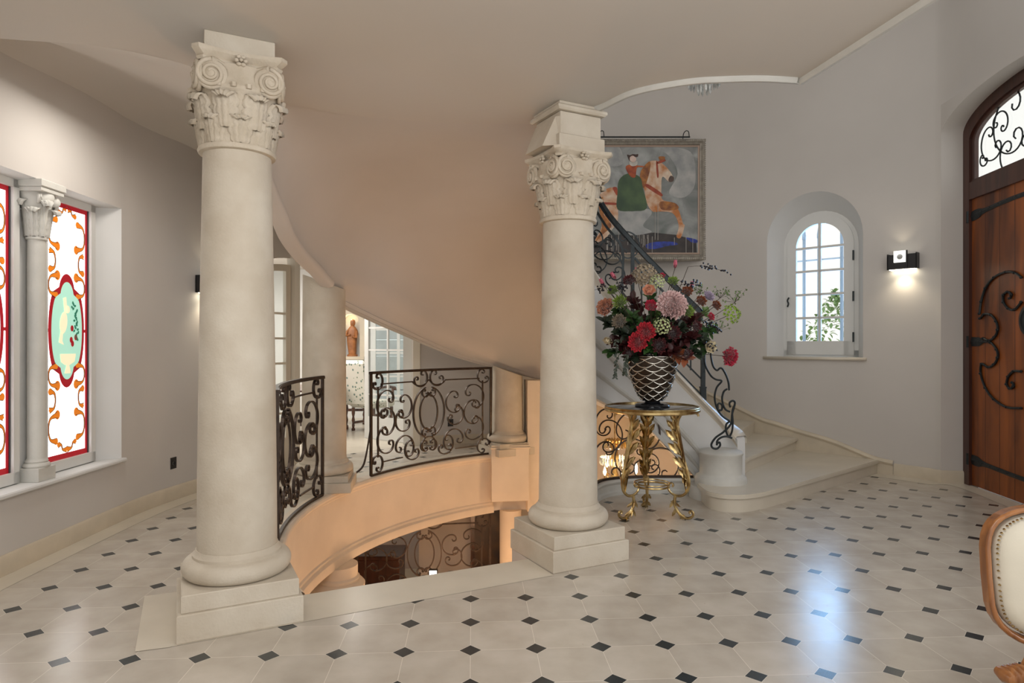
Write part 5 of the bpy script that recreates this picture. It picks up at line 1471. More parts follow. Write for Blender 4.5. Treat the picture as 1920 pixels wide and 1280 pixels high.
# direction in the picture plane (dx, dz), reach, material, leaf size
BR = [(-.42, .30, .0, 'dleaf'), (-.38, .12, -.1, 'bleaf'), (-.30, .42, .05, 'leaf'), (-.16, .50, .08, 'bleaf'), (0, .54, .12, 'leaf'), (.14, .46, .05, 'bleaf'), (.26, .44, .0, 'lleaf'), (.38, .34, -.05, 'bleaf'), (.48, .38, .05, 'lleaf'),
      (.52, .22, .0, 'leaf'), (.46, .08, -.08, 'leaf'), (.34, .02, -.15, 'dleaf'), (.24, -.02, -.2, 'rust'), (-.24, -.02, -.15, 'dleaf'), (-.30, .20, -.15, 'dleaf'), (-.12, .24, -.22, 'dleaf'), (.06, .22, -.24, 'bleaf'), (.20, .24, -.22, 'dleaf'), (.28, .16, -.2, 'bleaf'),
      (-.2, .34, -.1, 'leaf'), (.1, .36, -.15, 'dleaf'), (.3, .30, -.14, 'bleaf'), (-.08, .08, -.24, 'leaf'), (.12, .04, -.25, 'bleaf'), (-.36, .04, -.05, 'leaf'), (.05, .42, -.08, 'lleaf'), (-.25, .10, -.2, 'bleaf'), (.40, .16, -.12, 'dleaf'),
      (.0, .30, .15, 'dleaf'), (-.2, .2, .12, 'dleaf'), (.2, .2, .12, 'dleaf'), (.32, .30, .1, 'dleaf'), (-.3, .3, .1, 'dleaf')]
lbn = {'dleaf': 'dark green', 'bleaf': 'burgundy', 'leaf': 'green', 'lleaf': 'light green', 'rust': 'rust brown'}
nn_ = 0
for dx, dz, dy, mk in BR:
    nn_ += 1
    tip = V_((VX+dx, VY+dy, MOUTH.z+.03+dz)); T = Thing('leafy_branch', tuple(tip), '%s branch %s the bouquet, reaching %s' % (lbn[mk], 'at the back of' if dy > .09 else 'in the front of' if dy < -.17 else 'behind the front blooms of' if dy < -.09 else 'in the middle of', ('very ' if dz > .40 or dz < .03 else '')+('low ' if dz < .12 else 'up ' if dz > .33 else '')+('far left' if dx < -.28 else 'left' if dx < -.1 else 'in the middle' if dx < .12 else 'right' if dx < .32 else 'far right')), 'branch', LG)
    m, s_ = MB(), MB(); path = spline([MOUTH+V_((0, 0, -.05)), MOUTH.lerp(tip, .55)+V_((0, 0, .04)), tip], 8); s_.tube(path, .0026, 5)
    for i, p in enumerate(path[5:]):
        for k in range(5):
            d_ = V_((rr2.gauss(0, 1), rr2.gauss(-.3, .7), rr2.gauss(.2, .8)))+(tip-MOUTH).normalized()*.8
            L_ = (.05+.045*rr2.random())*(.7 if mk == 'lleaf' else 1); leaf_(m, p, d_, V_((0, -.6, .8)), L_, L_*(.30 if mk != 'lleaf' else .36), rr2.random()*.4)
    T.part(m, 'leaves', PM[mk] if mk in PM else PM['leaf'], auto=None); T.part(s_, 'stem', PM['stem'])
# airy green umbels on the far right
for u, v, lb in ((1350, 548, 'airy green umbel sprig at the upper far right of the bouquet'), (1378, 556, 'airy green umbel sprig at the outermost right of the bouquet'), (1313, 540, 'pale green umbel sprig behind the lilac bloom'), (1345, 612, 'green leafy sprig low on the far right')):
    c = at(u, v, VY+.02); T = Thing('umbel_sprig', tuple(c), lb, 'flower', FG); m, s_ = MB(), MB()
    s_.tube(spline([MOUTH, MOUTH.lerp(c, .6)+V_((0, 0, -.02)), c-V_((0, 0, .05))], 5), .0022, 4)
    for k in range(22):
        q = c+V_((rr2.gauss(0, .04), rr2.gauss(0, .04), rr2.gauss(0, .028))); s_.tube([c-V_((0, 0, .05)), q], .0009, 3)
        for j in range(4): leaf_(m, q, V_((rr2.gauss(0, 1), rr2.gauss(0, 1), rr2.gauss(0, 1))), V_((0, 0, 1)), .016, .006)
    T.part(m, 'florets', PM['lleaf'], auto=None); T.part(s_, 'stem', PM['stem'])
# trailing strands over the left rim
for u0, v0_, L_, lb in ((1158, 640, .30, 'long trailing green strand hanging left of the vase'), (1176, 668, .15, 'short dark trailing strand against the vase')):
    c = at(u0, v0_, VY-.2); T = Thing('trailing_strand', tuple(c), lb, 'branch', LG); m, s_ = MB(), MB()
    P = spline([MOUTH+V_((-.15, -.1, 0)), c+V_((0, 0, .02)), c+V_((-.01, 0, -L_*.5)), c+V_((-.02, 0, -L_))], 10); s_.tube(P, .0022, 4)
    for i, p in enumerate(P[8:]):
        for k in range(2): leaf_(m, p, V_((rr2.gauss(0, 1), rr2.gauss(0, .5), -.9)), V_((0, -1, .2)), .030, .0075)
    T.part(m, 'leaves', PM['dleaf'], auto=None); T.part(s_, 'stem', PM['stem'])

# ---- painting
PF = 9.17; pc = at(1208, 375, PF); ph_, pw_ = .853, .860
T = Thing('painting', tuple(pc), 'large framed painting of a green-skirted rider on a chestnut and white horse', 'painting')
xl, xr = pc.x-pw_, pc.x+pw_; zt, zb = pc.z+ph_, pc.z-ph_
M['frame_grey'] = mat('silvered_frame', (.44, .40, .34), .4, metal=.35, var=.3, vscale=20)
M['frame_inner'] = mat('frame_inner', (.45, .33, .26), .5)
m = MB(); m.smooth = False
def rectring(mb, prof):
    rows = []
    for ins, y in prof: rows.append([V_((xl+ins, PF-y, zb+ins)), V_((xr-ins, PF-y, zb+ins)), V_((xr-ins, PF-y, zt-ins)), V_((xl+ins, PF-y, zt-ins))])
    mb.grid(rows, closeu=True)
rectring(m, [(0, -.05), (0, .02), (.015, .05), (.04, .055), (.055, .035), (.075, .045), (.085, .035), (.088, .02)])
fr = T.part(m, 'frame', M['frame_grey'])
m = MB()
nb = 58
for i in range(nb):
    t = (i+.5)/nb
    for p, q in ((V_((lerp(xl, xr, t), PF-.052, zt-.028)), V_((0, 0, .016))), (V_((lerp(xl, xr, t), PF-.052, zb+.028)), V_((0, 0, .016))), (V_((xl+.028, PF-.052, lerp(zb, zt, t))), V_((.016, 0, 0))), (V_((xr-.028, PF-.052, lerp(zb, zt, t))), V_((.016, 0, 0)))):
        m.tube([p-q, p+q], .008, 5)
m.build('beading', M['frame_grey'], fr)
m = MB(); m.smooth = False; rectring(m, [(.088, .022), (.092, .03), (.112, .018)]); T.part(m, 'inner_frame', M['frame_inner'])
def canvas_mat():
    m_, t, b = nt('painted_canvas'); N = t.nodes; L = t.links; tc = N.new('ShaderNodeTexCoord')
    n = N.new('ShaderNodeTexNoise'); n.inputs['Scale'].default_value = 2.3; n.inputs['Detail'].default_value = 6; n.inputs['Distortion'].default_value = 1.2; L.new(tc.outputs['Object'], n.inputs['Vector'])
    r = N.new('ShaderNodeValToRGB'); e = r.color_ramp.elements; e[0].position = .3; e[0].color = (.13, .15, .14, 1); e[1].position = .72; e[1].color = (.42, .43, .42, 1); x = e.new(.5); x.color = (.24, .25, .24, 1)
    L.new(n.outputs[0], r.inputs[0]); L.new(r.outputs[0], b.inputs['Base Color']); b.inputs['Roughness'].default_value = .5; return m_
m = MB(); m.smooth = False; y = PF-.012; m.add([(xl+.1, y, zb+.1), (xr-.1, y, zb+.1), (xr-.1, y, zt-.1), (xl+.1, y, zt-.1)], [(0, 1, 2, 3)])
cv = T.part(m, 'canvas', canvas_mat())
def pp(x, y, d=0):   # crop coordinates of the picture (1182 x 1280 for 240 x 260 px)
    u, v = 1100+x/4.925, 240+y/4.925; return at(u, v, PF-.013-d)
def pnt(name, c, c2, sc_=9, stretch=None): return mat(name, c, .5, var=.1, vscale=sc_, col2=c2, detail=6, stretch=stretch)
lay = [0]
def blobs(name, mt, polys, smooth_n=5):
    lay[0] += 1; m = MB()
    for P in polys:
        m = MB(); Q = spline([V_((a, b)) for a, b in P], smooth_n, closed=True); d = .0006*lay[0]
        m.flatpoly([[(q.x, q.y) for q in Q]], lambda a, b: pp(a, b, d)); T.part(m, name, mt, parent=None, auto=None)
hs = pnt('horse_coat', (.78, .66, .52), (.50, .17, .035), 6.5)
blobs('painted_ground', pnt('painted_ground', (.05, .035, .03), (.015, .012, .012), 8), [[(48, 1000), (200, 985), (420, 985), (620, 965), (820, 985), (1015, 1035), (1018, 1150), (45, 1150)]], 1)
blobs('painted_blue', pnt('painted_blue', (.02, .05, .42), (.01, .02, .14), 14), [[(550, 1075), (640, 1050), (800, 1050), (840, 1075), (740, 1090), (640, 1115), (560, 1110)], [(920, 1010), (1015, 1030), (1016, 1060), (960, 1050)]])
blobs('painted_mist', pnt('painted_mist', (.48, .47, .45), (.28, .29, .29), 5), [[(290, 765), (420, 770), (560, 745), (600, 790), (520, 900), (600, 960), (400, 990), (300, 930)], [(640, 170), (840, 180), (980, 250), (1000, 520), (900, 640), (760, 600), (840, 420), (760, 260)], [(140, 180), (300, 175), (330, 330), (200, 340)]])
blobs('painted_horse', hs, [[(130, 600), (200, 555), (280, 560), (290, 700), (285, 860), (240, 930), (180, 1010), (90, 1060), (80, 1030), (130, 930), (150, 800), (110, 700)],
      [(560, 330), (620, 300), (690, 320), (770, 400), (800, 470), (760, 495), (700, 450), (690, 560), (700, 660), (800, 690), (850, 760), (890, 880), (905, 900), (870, 1010), (830, 1000), (850, 900), (800, 790), (690, 770), (610, 770), (555, 690), (530, 560), (500, 470)]])
blobs('painted_mane', pnt('painted_mane', (.48, .18, .03), (.20, .06, .015), 14), [[(500, 400), (560, 320), (590, 320), (575, 430), (530, 550), (495, 500)], [(665, 265), (720, 265), (715, 300), (680, 305)], [(680, 680), (810, 690), (850, 740), (780, 760), (690, 750)], [(110, 700), (150, 640), (160, 800), (230, 900), (150, 980), (80, 1050), (140, 920)]])
blobs('painted_bridle', pnt('painted_bridle', (.42, .07, .02), (.25, .03, .01), 12), [[(640, 320), (655, 315), (665, 440), (650, 450)], [(535, 530), (570, 520), (690, 600), (690, 630), (610, 585)], [(655, 310), (720, 290), (725, 305), (660, 330)], [(240, 550), (280, 550), (282, 620), (262, 600)], [(130, 685), (270, 690), (270, 710), (130, 700)]])
blobs('painted_muzzle', pnt('painted_muzzle', (.12, .07, .05), (.06, .035, .03), 12), [[(775, 440), (805, 455), (800, 490), (765, 497), (755, 475)]])
blobs('painted_skirt', pnt('painted_skirt', (.075, .13, .05), (.03, .065, .03), 5), [[(300, 480), (380, 420), (490, 450), (520, 560), (555, 740), (420, 765), (285, 750), (285, 600)]], 4)
blobs('painted_jacket', pnt('painted_jacket', (.55, .12, .02), (.25, .03, .01), 12), [[(365, 350), (420, 335), (470, 345), (525, 350), (515, 362), (465, 365), (450, 450), (410, 450), (370, 395)]])
blobs('painted_face', pnt('painted_face', (.80, .62, .54), (.62, .45, .38), 12), [[(400, 270), (425, 255), (452, 270), (455, 300), (430, 318), (402, 300)]])
blobs('painted_ruff', pnt('painted_ruff', (.72, .68, .60), (.5, .47, .42), 12), [[(395, 310), (430, 318), (466, 305), (465, 340), (430, 352), (400, 340)]])
blobs('painted_hair', pnt('painted_hair', (.03, .015, .01), (.08, .03, .02), 12), [[(375, 245), (400, 250), (425, 240), (455, 243), (475, 240), (472, 262), (452, 268), (425, 255), (400, 268), (395, 300), (380, 268)]])
lay[0] += 1; m = MB()
rr3 = random.Random(5)
for x, y0_, y1_ in [(230, 860, 1140), (295, 780, 1150), (632, 760, 1030), (658, 700, 1035), (605, 1000, 1150), (918, 1000, 1150), (980, 1020, 1150), (520, 980, 1100), (565, 1010, 1120), (190, 1000, 1150), (810, 1010, 1080)]+[(380+rr3.random()*200, 985, 1010+rr3.random()*80) for _ in range(14)]+[(160+rr3.random()*120, 1020, 1060+rr3.random()*80) for _ in range(8)]:
    m.flatpoly([[(x-2, y0_), (x+2, y0_), (x+2, y1_), (x-2, y1_)]], lambda a, b: pp(a, b, .0006*lay[0]))
T.part(m, 'painted_drips', pnt('painted_drips', (.50, .47, .42), (.36, .33, .3), 10), auto=None)['kind'] = 'stuff'
# picture light: thin bar on two hooped arms
T = Thing('picture_light', tuple(pc+V_((0, -.06, ph_+.02))), 'slim picture light bar on two hooped arms above the horse painting', 'lamp')
m = MB(); zl = at(0, 261, PF).z; m.tube([V_((at(1104, 0, PF).x, PF-.10, zl)), V_((at(1290, 0, PF).x, PF-.10, zl))], .011, 8); T.part(m, 'light_bar', M['iron_b'])
for u in (1127, 1285):
    x = at(u, 0, PF).x; m = MB(); m.tube(spline([V_((x-.028, PF+.03, zl)), V_((x-.024, PF-.0, zl+.08)), V_((x, PF-.04, zl+.105)), V_((x+.022, PF-.08, zl+.08)), V_((x+.028, PF-.10, zl))], 6), .006, 6); T.part(m, 'arm', M['iron_b'])

# ---- wall sconces
def sconce(loc, nrm, label):
    nrm = V_((nrm[0], nrm[1], 0)).normalized(); tx = V_((-nrm.y, nrm.x, 0)); c = V_(loc)
    T = Thing('wall_sconce', loc, label, 'lamp')
    F = lambda a, b, d: c+tx*a+V_((0, 0, b))+nrm*d
    def bx(mb, a0, a1, b0, b1, d0, d1):
        mb.smooth = False; mb.add([F(a0, b0, d0), F(a1, b0, d0), F(a1, b1, d0), F(a0, b1, d0), F(a0, b0, d1), F(a1, b0, d1), F(a1, b1, d1), F(a0, b1, d1)], [(0,3,2,1),(4,5,6,7),(0,1,5,4),(1,2,6,5),(2,3,7,6),(3,0,4,7)])
    m = MB(); bx(m, -.15, .15, -.085, .09, 0, .012); bx(m, -.15, -.138, -.085, .09, .0, .10); bx(m, .138, .15, -.085, .09, 0, .10); bx(m, -.15, .15, -.085, .075, .09, .10); bx(m, .045, .06, -.085, .12, .095, .112)
    T.part(m, 'backplate', M['black'])
    m = MB(); bx(m, -.075, .042, -.01, .118, .098, .118); m2 = T.part(m, 'crystal_block', emis('sconce_crystal', (.95, .97, .88), 1.3))
    m = MB(); m.lathe([(0, 0), (.022, 0), (.030, .004), (.022, .008), (0, .006)], n=16, M=Matrix.Translation(F(-.012, .05, .119))@nrm.to_track_quat('Z', 'Y').to_matrix().to_4x4()); m.build('crystal_stud', M['crystal'], m2)
    m = MB(); bx(m, -.13, .13, -.092, -.086, .015, .09); T.part(m, 'diffuser', emis('warm_led', (1, .93, .72), 9))
    light('sconce_light', 'SPOT', tuple(F(0, -.10, .075)), 9, (1, .86, .62), .04, (0, 0, 0), spot=125, blend=.9)
    light('sconce_light', 'SPOT', tuple(F(-.02, .13, .09)), 1.2, (1, .86, .62), .02, (PI, 0, 0), spot=95, blend=.9)
sconce((4.43, 7.36, 2.42), (-.74, -.67), 'dark rectangular wall sconce with a bright crystal block between window and entrance door')
sconce((-3.15, 6.70, 2.10), (.97, -.2), 'dark wall sconce on the left wall half hidden by the big column')

# ---- sockets
def socket(loc, nrm, label):
    nrm = V_((nrm[0], nrm[1], 0)).normalized(); T = Thing('wall_socket', loc, label, 'socket'); q = nrm.to_track_quat('Z', 'Y').to_matrix().to_4x4(); q.translation = V_(loc)
    m = MB(); m.box(-.042, .042, -.055, .055, 0, .010, q, .002); pl_ = T.part(m, 'cover_plate', M['black'])
    m = MB(); m.lathe([(.024, .0105), (.026, .012), (.022, .012), (.020, .006), (0, .006)], n=20, M=q); m.build('socket_well', M['gloss_black'], pl_)
socket((-3.255, 6.26, .355), (.98, -.15), 'small black power socket low on the left wall')
socket((-.92, 9.75, .32), (.3, -.95), 'black power socket on the far wall seen through the railing')

# ---- crystal chandelier high in the entrance
CHX, CHY = 1.90, 6.45
T = Thing('chandelier', (CHX, CHY, 6.6), 'crystal chandelier hanging high above the stair, only its lowest drops below the ceiling edge', 'chandelier')
m = MB(); m.tube([V_((CHX, CHY, 6.6)), V_((CHX, CHY, 4.6))], .010, 6); m.lathe([(.07, 6.6), (.07, 6.57), (.02, 6.54)], c=(CHX, CHY, 0), n=20); T.part(m, 'chain', M['silver'])
for (r, z, n, nm) in ((.40, 4.36, 46, 'crystal_tier'), (.33, 4.24, 40, 'crystal_tier'), (.25, 4.12, 32, 'crystal_tier'), (.15, 4.03, 22, 'crystal_tier'), (.06, 3.96, 8, 'crystal_tier')):
    m = MB(); m.tube([V_((CHX+r*math.cos(2*PI*k/32), CHY+r*math.sin(2*PI*k/32), z+.13)) for k in range(32)], .006, 5, closed=True)
    for k in range(n):
        a = 2*PI*k/n; p = (CHX+r*math.cos(a), CHY+r*math.sin(a), z); m.lathe([(0, .125), (.013, .11), (.013, .03), (0, 0)], c=p, n=5)
    T.part(m, nm, M['crystal'])
# ---- lit chandelier in the lower hall under the stair
LX, LY, LZ = 1.22, 7.75, .0
T = Thing('chandelier', (LX, LY, .9), 'lit gilt chandelier glowing behind the grille under the stair', 'chandelier')
m = MB(); m.tube([V_((LX, LY, 1.0)), V_((LX, LY, .34))], .008, 6)
for k in range(18):
    a = 2*PI*k/18; m.tube(spline([V_((LX, LY, .30)), V_((LX+.10*math.cos(a), LY+.10*math.sin(a), .36)), V_((LX+.14*math.cos(a), LY+.14*math.sin(a), .27))], 4), .012, 5)
m.lathe([(.02, .34), (.05, .30), (.04, .2), (.06, .1), (.03, .0), (.05, -.08), (0, -.14)], c=(LX, LY, 0), n=16); T.part(m, 'gilt_crown', M['brass'])
GL = emis('candle_glow', (1, .80, .48), 26)
for k in range(8):
    a = 2*PI*k/8+.2; p = V_((LX+.27*math.cos(a), LY+.27*math.sin(a), -.05)); m = MB(); m.tube(spline([V_((LX, LY, -.05)), V_((LX+.16*math.cos(a), LY+.16*math.sin(a), -.17)), p+V_((0, 0, -.05))], 5), .009, 6); m.lathe([(.03, -.06), (.035, -.045), (.012, -.04), (.012, .03)], c=p, n=10); arm = T.part(m, 'arm', M['brass'])
    m = MB(); m.lathe([(0, .03), (.016, .05), (.018, .075), (.006, .12), (0, .13)], c=p, n=10); m.build('candle_bulb', GL, arm)
m = MB()
for k in range(30):
    a = 2*PI*k/30; m.lathe([(0, .10), (.012, .085), (.012, .02), (0, 0)], c=(LX+.17*math.cos(a), LY+.17*math.sin(a), .06), n=5)
T.part(m, 'crystal_drops', M['crystal'])
light('lower_chandelier_light', 'POINT', (LX, LY, .12), 42, (1, .66, .36), .12)

# ---- lower hall: spotlight, picture, chest
c = at(812, 1074, 8.3); T = Thing('spotlight', tuple(c), 'small bright halogen spotlight low in the lower hall', 'lamp'); m = MB(); m.box(c.x-.055, c.x+.055, c.y, c.y+.06, c.z-.04, c.z+.035); m.tube([c+V_((0, .04, -.04)), c+V_((0, .04, -.5))], .012, 8); T.part(m, 'housing', M['black'])
m = MB(); m.box(c.x-.045, c.x+.045, c.y-.006, c.y+.001, c.z-.030, c.z+.028); T.part(m, 'lens', emis('spot_lens', (1, .95, .85), 12))
T = Thing('picture', (-.36, 9.84, -1.2), 'dark framed picture beside the lower column', 'picture'); m = MB(); m.box(-.62, -.12, 9.79, 9.83, -1.9, -.82); T.part(m, 'frame', M['dark_wood']); m = MB(); m.box(-.56, -.18, 9.775, 9.792, -1.84, -.88); T.part(m, 'canvas', mat('dark_canvas', (.10, .05, .02), .35, var=.5, vscale=3, col2=(.01, .01, .015)))
T = Thing('chest', (-1.95, 9.2, -1.95), 'dark wooden chest behind the lower railing', 'chest'); m = MB(); m.box(-2.25, -1.55, 8.98, 9.45, -1.95, -1.48, None, .01); T.part(m, 'chest_body', M['door_frame']); m = MB(); m.box(-2.28, -1.52, 8.95, 9.48, -1.48, -1.42, None, .01); T.part(m, 'lid', M['door_frame'])

# ---- cream armchair at the right edge
chx, chy = 2.62, 2.50
T = Thing('armchair', (chx, chy, 0), 'cream upholstered armchair with carved wooden frame and brass nailheads cut by the right edge', 'chair')
M['cream_fabric'] = mat('cream_leather', (.74, .69, .57), .5, var=.06, vscale=5, bump=.05, bscale=120)
def backout(k_, n=40):
    pts = []
    for i in range(n):
        a = 2*PI*i/n; c_, s_ = math.cos(a), math.sin(a); x = .40*math.copysign(abs(c_)**.50, c_)*(1-.22*max(0, -s_)**3); z = .265*math.copysign(abs(s_)**.50, s_); pts.append((x*k_, z*(k_ if k_ <= 1 else 1+(k_-1)*1.4)))
    return pts
crot = Matrix.Rotation(R_(-8), 4, 'Z'); ctr = V_((chx-.28, chy+.02, .60))
ctr = V_((2.335, 2.60, .562))
def CB(x, y, z): return ctr+crot @ V_((x, y-.10*((z+.3)**1.5)*0+ .12*(z/.3)*.35, z))
m = MB()
rows = []
for k_, y in ((.2, -.070), (.6, -.064), (.85, -.05), (.95, -.03), (.97, -.01)): rows.append([CB(x, y, z) for x, z in backout(k_)])
rows2 = [[CB(x, -y, z) for x, z in backout(k_)] for k_, y in ((.97, -.01), (.95, -.03), (.85, -.045), (.6, -.055), (.2, -.06))]
m.grid(rows+rows2, closeu=True); m.add(rows[0], [list(range(40))]); m.add(rows2[-1], [list(range(40))])
T.part(m, 'backrest', M['cream_fabric'], auto=50)
m = MB(); P = [CB(x, .0, z) for x, z in backout(1.02)]; m.tube(P, 1, closed=True, flat=(.010, .022), up=crot @ V_((0, 1, 0))); m.tube([CB(x, -.03, z) for x, z in backout(1.03)], .011, 8, closed=True); fr_o = T.part(m, 'back_frame', M['chair_wood'], auto=50)
m = MB(); 
Pd = spline([V_((x, z)) for x, z in backout(.955, 160)], 2, closed=True); Pn = [Pd[0]]; acc = 0
for a_, b_ in zip(Pd, Pd[1:]):
    acc += (b_-a_).length
    if acc > .0145: Pn.append(b_); acc = 0
for p in Pn: m.lathe([(0, -.004), (.0055, -.002), (.006, .001), (0, .005)], n=6, M=Matrix.Translation(CB(p.x, -.040, p.y)))
T.part(m, 'nailheads', M['brass'])['kind'] = 'stuff'
m = MB(); m.lathe([(0, .40), (.26, .40), (.30, .42), (.31, .46), (.29, .50), (.2, .52), (0, .525)], c=(ctr.x+.10, ctr.y-.38, -.08), n=4*8); T.part(m, 'seat', M['cream_fabric'])
m = MB(); m.lathe([(.31, .33), (.325, .34), (.325, .40), (.31, .41), (0, .41)], c=(ctr.x+.10, ctr.y-.38, -.08), n=32); T.part(m, 'seat_rail', M['chair_wood'])
for sx in (-1, 1):
    for sy in (0, 1):
        b = ctr+crot @ V_((sx*.24, -.62 if sy == 0 else -.12, 0)); b.z = 0; m = MB()
        P = spline([V_((b.x, b.y, .34)), V_((b.x+sx*.02, b.y, .26)), V_((b.x+sx*.00, b.y, .14)), V_((b.x+sx*-.01, b.y, .05)), V_((b.x+sx*.02, b.y-.02 if sy == 0 else b.y+.03, .015))], 5); m.tube(P, [lerp(.032, .016, i/len(P))+.01*max(0, i/len(P)-.85)*6 for i in range(len(P))], 10); T.part(m, 'leg', M['chair_wood'])
    e = ctr+crot @ V_((sx*.36, -.02, -.26))
    if sx == 5:
        # scrolled arm stump with carved knuckle
        m = MB(); m.tube(spline([ctr+crot @ V_((-.25, -.0, -.27)), ctr+crot @ V_((-.24, -.10, -.34)), ctr+crot @ V_((-.27, -.22, -.40)), ctr+crot @ V_((-.30, -.30, -.44))], 6), .022, 10)
        for k in range(4): q = ctr+crot @ V_((-.30-.022*k+.03, -.30, -.43)); m.lathe([(0, -.04), (.02, -.034), (.030, 0), (.02, .034), (0, .04)], n=12, M=Matrix.Translation(q))
        T.part(m, 'carved_arm', M['chair_wood'])

q0 = at(1896, 1266, 2.44)
m = MB()
for k in range(4): m.lathe([(0, -.045), (.018, -.038), (.028, 0), (.018, .038), (0, .045)], n=12, M=Matrix.Translation(q0+V_((.021*k-.02, 0, .004*k)))@Matrix.Rotation(R_(90), 4, 'X'))
m.tube(spline([q0+V_((.05, .0, .0)), q0+V_((.08, .03, .015)), q0+V_((.13, .06, .05))], 5), .020, 10)
m.tube(spline([q0+V_((.03, 0, -.01)), q0+V_((.05, .03, -.10)), q0+V_((.03, .02, -.20)), V_((q0.x+.02, q0.y, .02))], 5), .022, 10)
T.part(m, 'carved_arm', M['chair_wood'])
# ============================================================ DINING ROOM BEYOND THE FRENCH DOORS
m = MB(); m.flatpoly([[(-7, 7.2), (-3.14, 7.08), (-2.78, 8.28), (-1.44, 9.72), (-1.1, 9.9), (-.6, 10.2), (-.6, 13.6), (-7, 13.6)]], lambda a, b: V_((a, b, -.003))); struct(m.build('floor', M['stone_step']))
m = MB(); Yd = 13.2
fdn = lambda s, z: V_((-7+s, Yd, z))
nicx = 7-.248*Yd+.0
nic = arch(nicx-.20, nicx+.20, 1.24, 1.90, .20, 12); wnd = [(nicx+.46, .35), (nicx+1.50, .35), (nicx+1.50, 2.75), (nicx+.46, 2.75)]
m.flatpoly([[(0, -.1), (6.6, -.1), (6.6, 3.2), (0, 3.2)], nic, wnd], fdn)
m.grid([[fdn(a, b) for a, b in nic], [fdn(a, b)+V_((0, .28, 0)) for a, b in nic]], closeu=True)
m.flatpoly([nic], lambda a, b: fdn(a, b)+V_((0, .28, 0)))
m.grid([[V_((-7, 7, z)), V_((-7, Yd, z))] for z in (-.1, 3.2)]); m.grid([[V_((-.55, 9.95, z)), V_((-.55, Yd, z))] for z in (-.1, 3.2)])
struct(m.build('wall_dining', M['reveal'], auto=30))
m = MB(); m.flatpoly([[(-7, 6.8), (-.5, 6.8), (-.5, 13.3), (-7, 13.3)]], lambda a, b: V_((a, b, 3.0))); struct(m.build('ceiling', M['ceiling']))
m = MB(); nx = -7+nicx
a = arch(nicx-.20, nicx+.20, 1.24, 1.90, .20, 14)[1:-1]; a2 = arch(nicx-.30, nicx+.30, 1.24, 1.90, .30, 14)[1:-1]
m.grid([[fdn(*p)-V_((0, .0, 0)) for p in [(nicx-.2, 1.24)]+a+[(nicx+.2, 1.24)]], [fdn(*p)-V_((0, .03, 0)) for p in [(nicx-.2, 1.24)]+a+[(nicx+.2, 1.24)]], [fdn(*p)-V_((0, .03, 0)) for p in [(nicx-.3, 1.24)]+a2+[(nicx+.3, 1.24)]], [fdn(*p) for p in [(nicx-.3, 1.24)]+a2+[(nicx+.3, 1.24)]]])
m.box(nx-.30, nx+.30, Yd-.10, Yd+.0, 1.18, 1.24); struct(m.build('trim_13', M['stone_band'], auto=30))
light('niche_lamp', 'POINT', (nx, Yd+.10, 1.98), 5, (1, .72, .38), .03)
# robed wooden statue in the niche
T = Thing('statue', (nx+.01, Yd+.12, 1.24), 'small carved wooden statue of a robed figure in the lit niche', 'statue')
M['statue_wood'] = mat('statue_wood', (.42, .16, .05), .4, var=.4, vscale=14)
sk = MB(); cx_, cy_ = nx+.01, Yd+.12; rows = []
for z, rx, ry, dx in ((0, .10, .07, 0), (.03, .105, .07, 0), (.05, .075, .05, .0), (.10, .08, .055, .0), (.25, .09, .06, -.01), (.38, .10, .06, -.01), (.46, .115, .06, 0), (.54, .10, .055, 0), (.60, .06, .045, .005), (.62, .035, .035, .005), (.64, .045, .045, .008), (.69, .052, .052, .01), (.74, .04, .042, .01), (.765, .0, .0, .01)):
    rows.append([V_((cx_+dx+(rx*(1+.08*math.sin(7*q*2*PI/24)))*math.cos(2*PI*q/24), cy_+(ry*(1+.08*math.sin(5*q*2*PI/24)))*math.sin(2*PI*q/24), 1.24+z)) for q in range(24)])
sk.grid(rows, closeu=True); sk.tube([V_((cx_-.09, cy_-.02, 1.24+.52)), V_((cx_-.11, cy_-.07, 1.24+.42)), V_((cx_-.02, cy_-.10, 1.24+.44))], [.028, .025, .018], 8); sk.tube([V_((cx_+.09, cy_-.02, 1.24+.52)), V_((cx_+.10, cy_-.07, 1.24+.38)), V_((cx_+.02, cy_-.10, 1.24+.40))], [.028, .025, .018], 8)
T.part(sk, 'figure', M['statue_wood'])
# window of the dining room
win = empty('window_4', (nx+.98, Yd, .35)); struct(win); m = MB(); x0, x1 = nx+.46, nx+1.50
for a in (x0, x1-.06, (x0+x1)/2-.03): m.box(a, a+.06, Yd-.03, Yd+.03, .35, 2.75)
for k in range(6): z = lerp(.35, 2.71, k/5); m.box(x0, x1, Yd-.02, Yd+.02, z, z+.035)
ob = m.build('window_frame', M['white_paint'], win); ob.location = -win.location
m = MB(); m.box(x0, x1, Yd-.003, Yd+.003, .35, 2.75); ob = m.build('pane', M['glass'], win); ob.location = -win.location
# stone wall of the courtyard outside that window
m = MB(); m.smooth = False
for k in range(9):
    z = .0+.40*k; m.box(x0-1.6, x1+1.6, Yd+2.4+.01*(k % 2), Yd+2.7, z, z+.385)
o = m.build('courtyard_wall', mat('courtyard_stone', (.60, .60, .58), .8, var=.15)); struct(o)
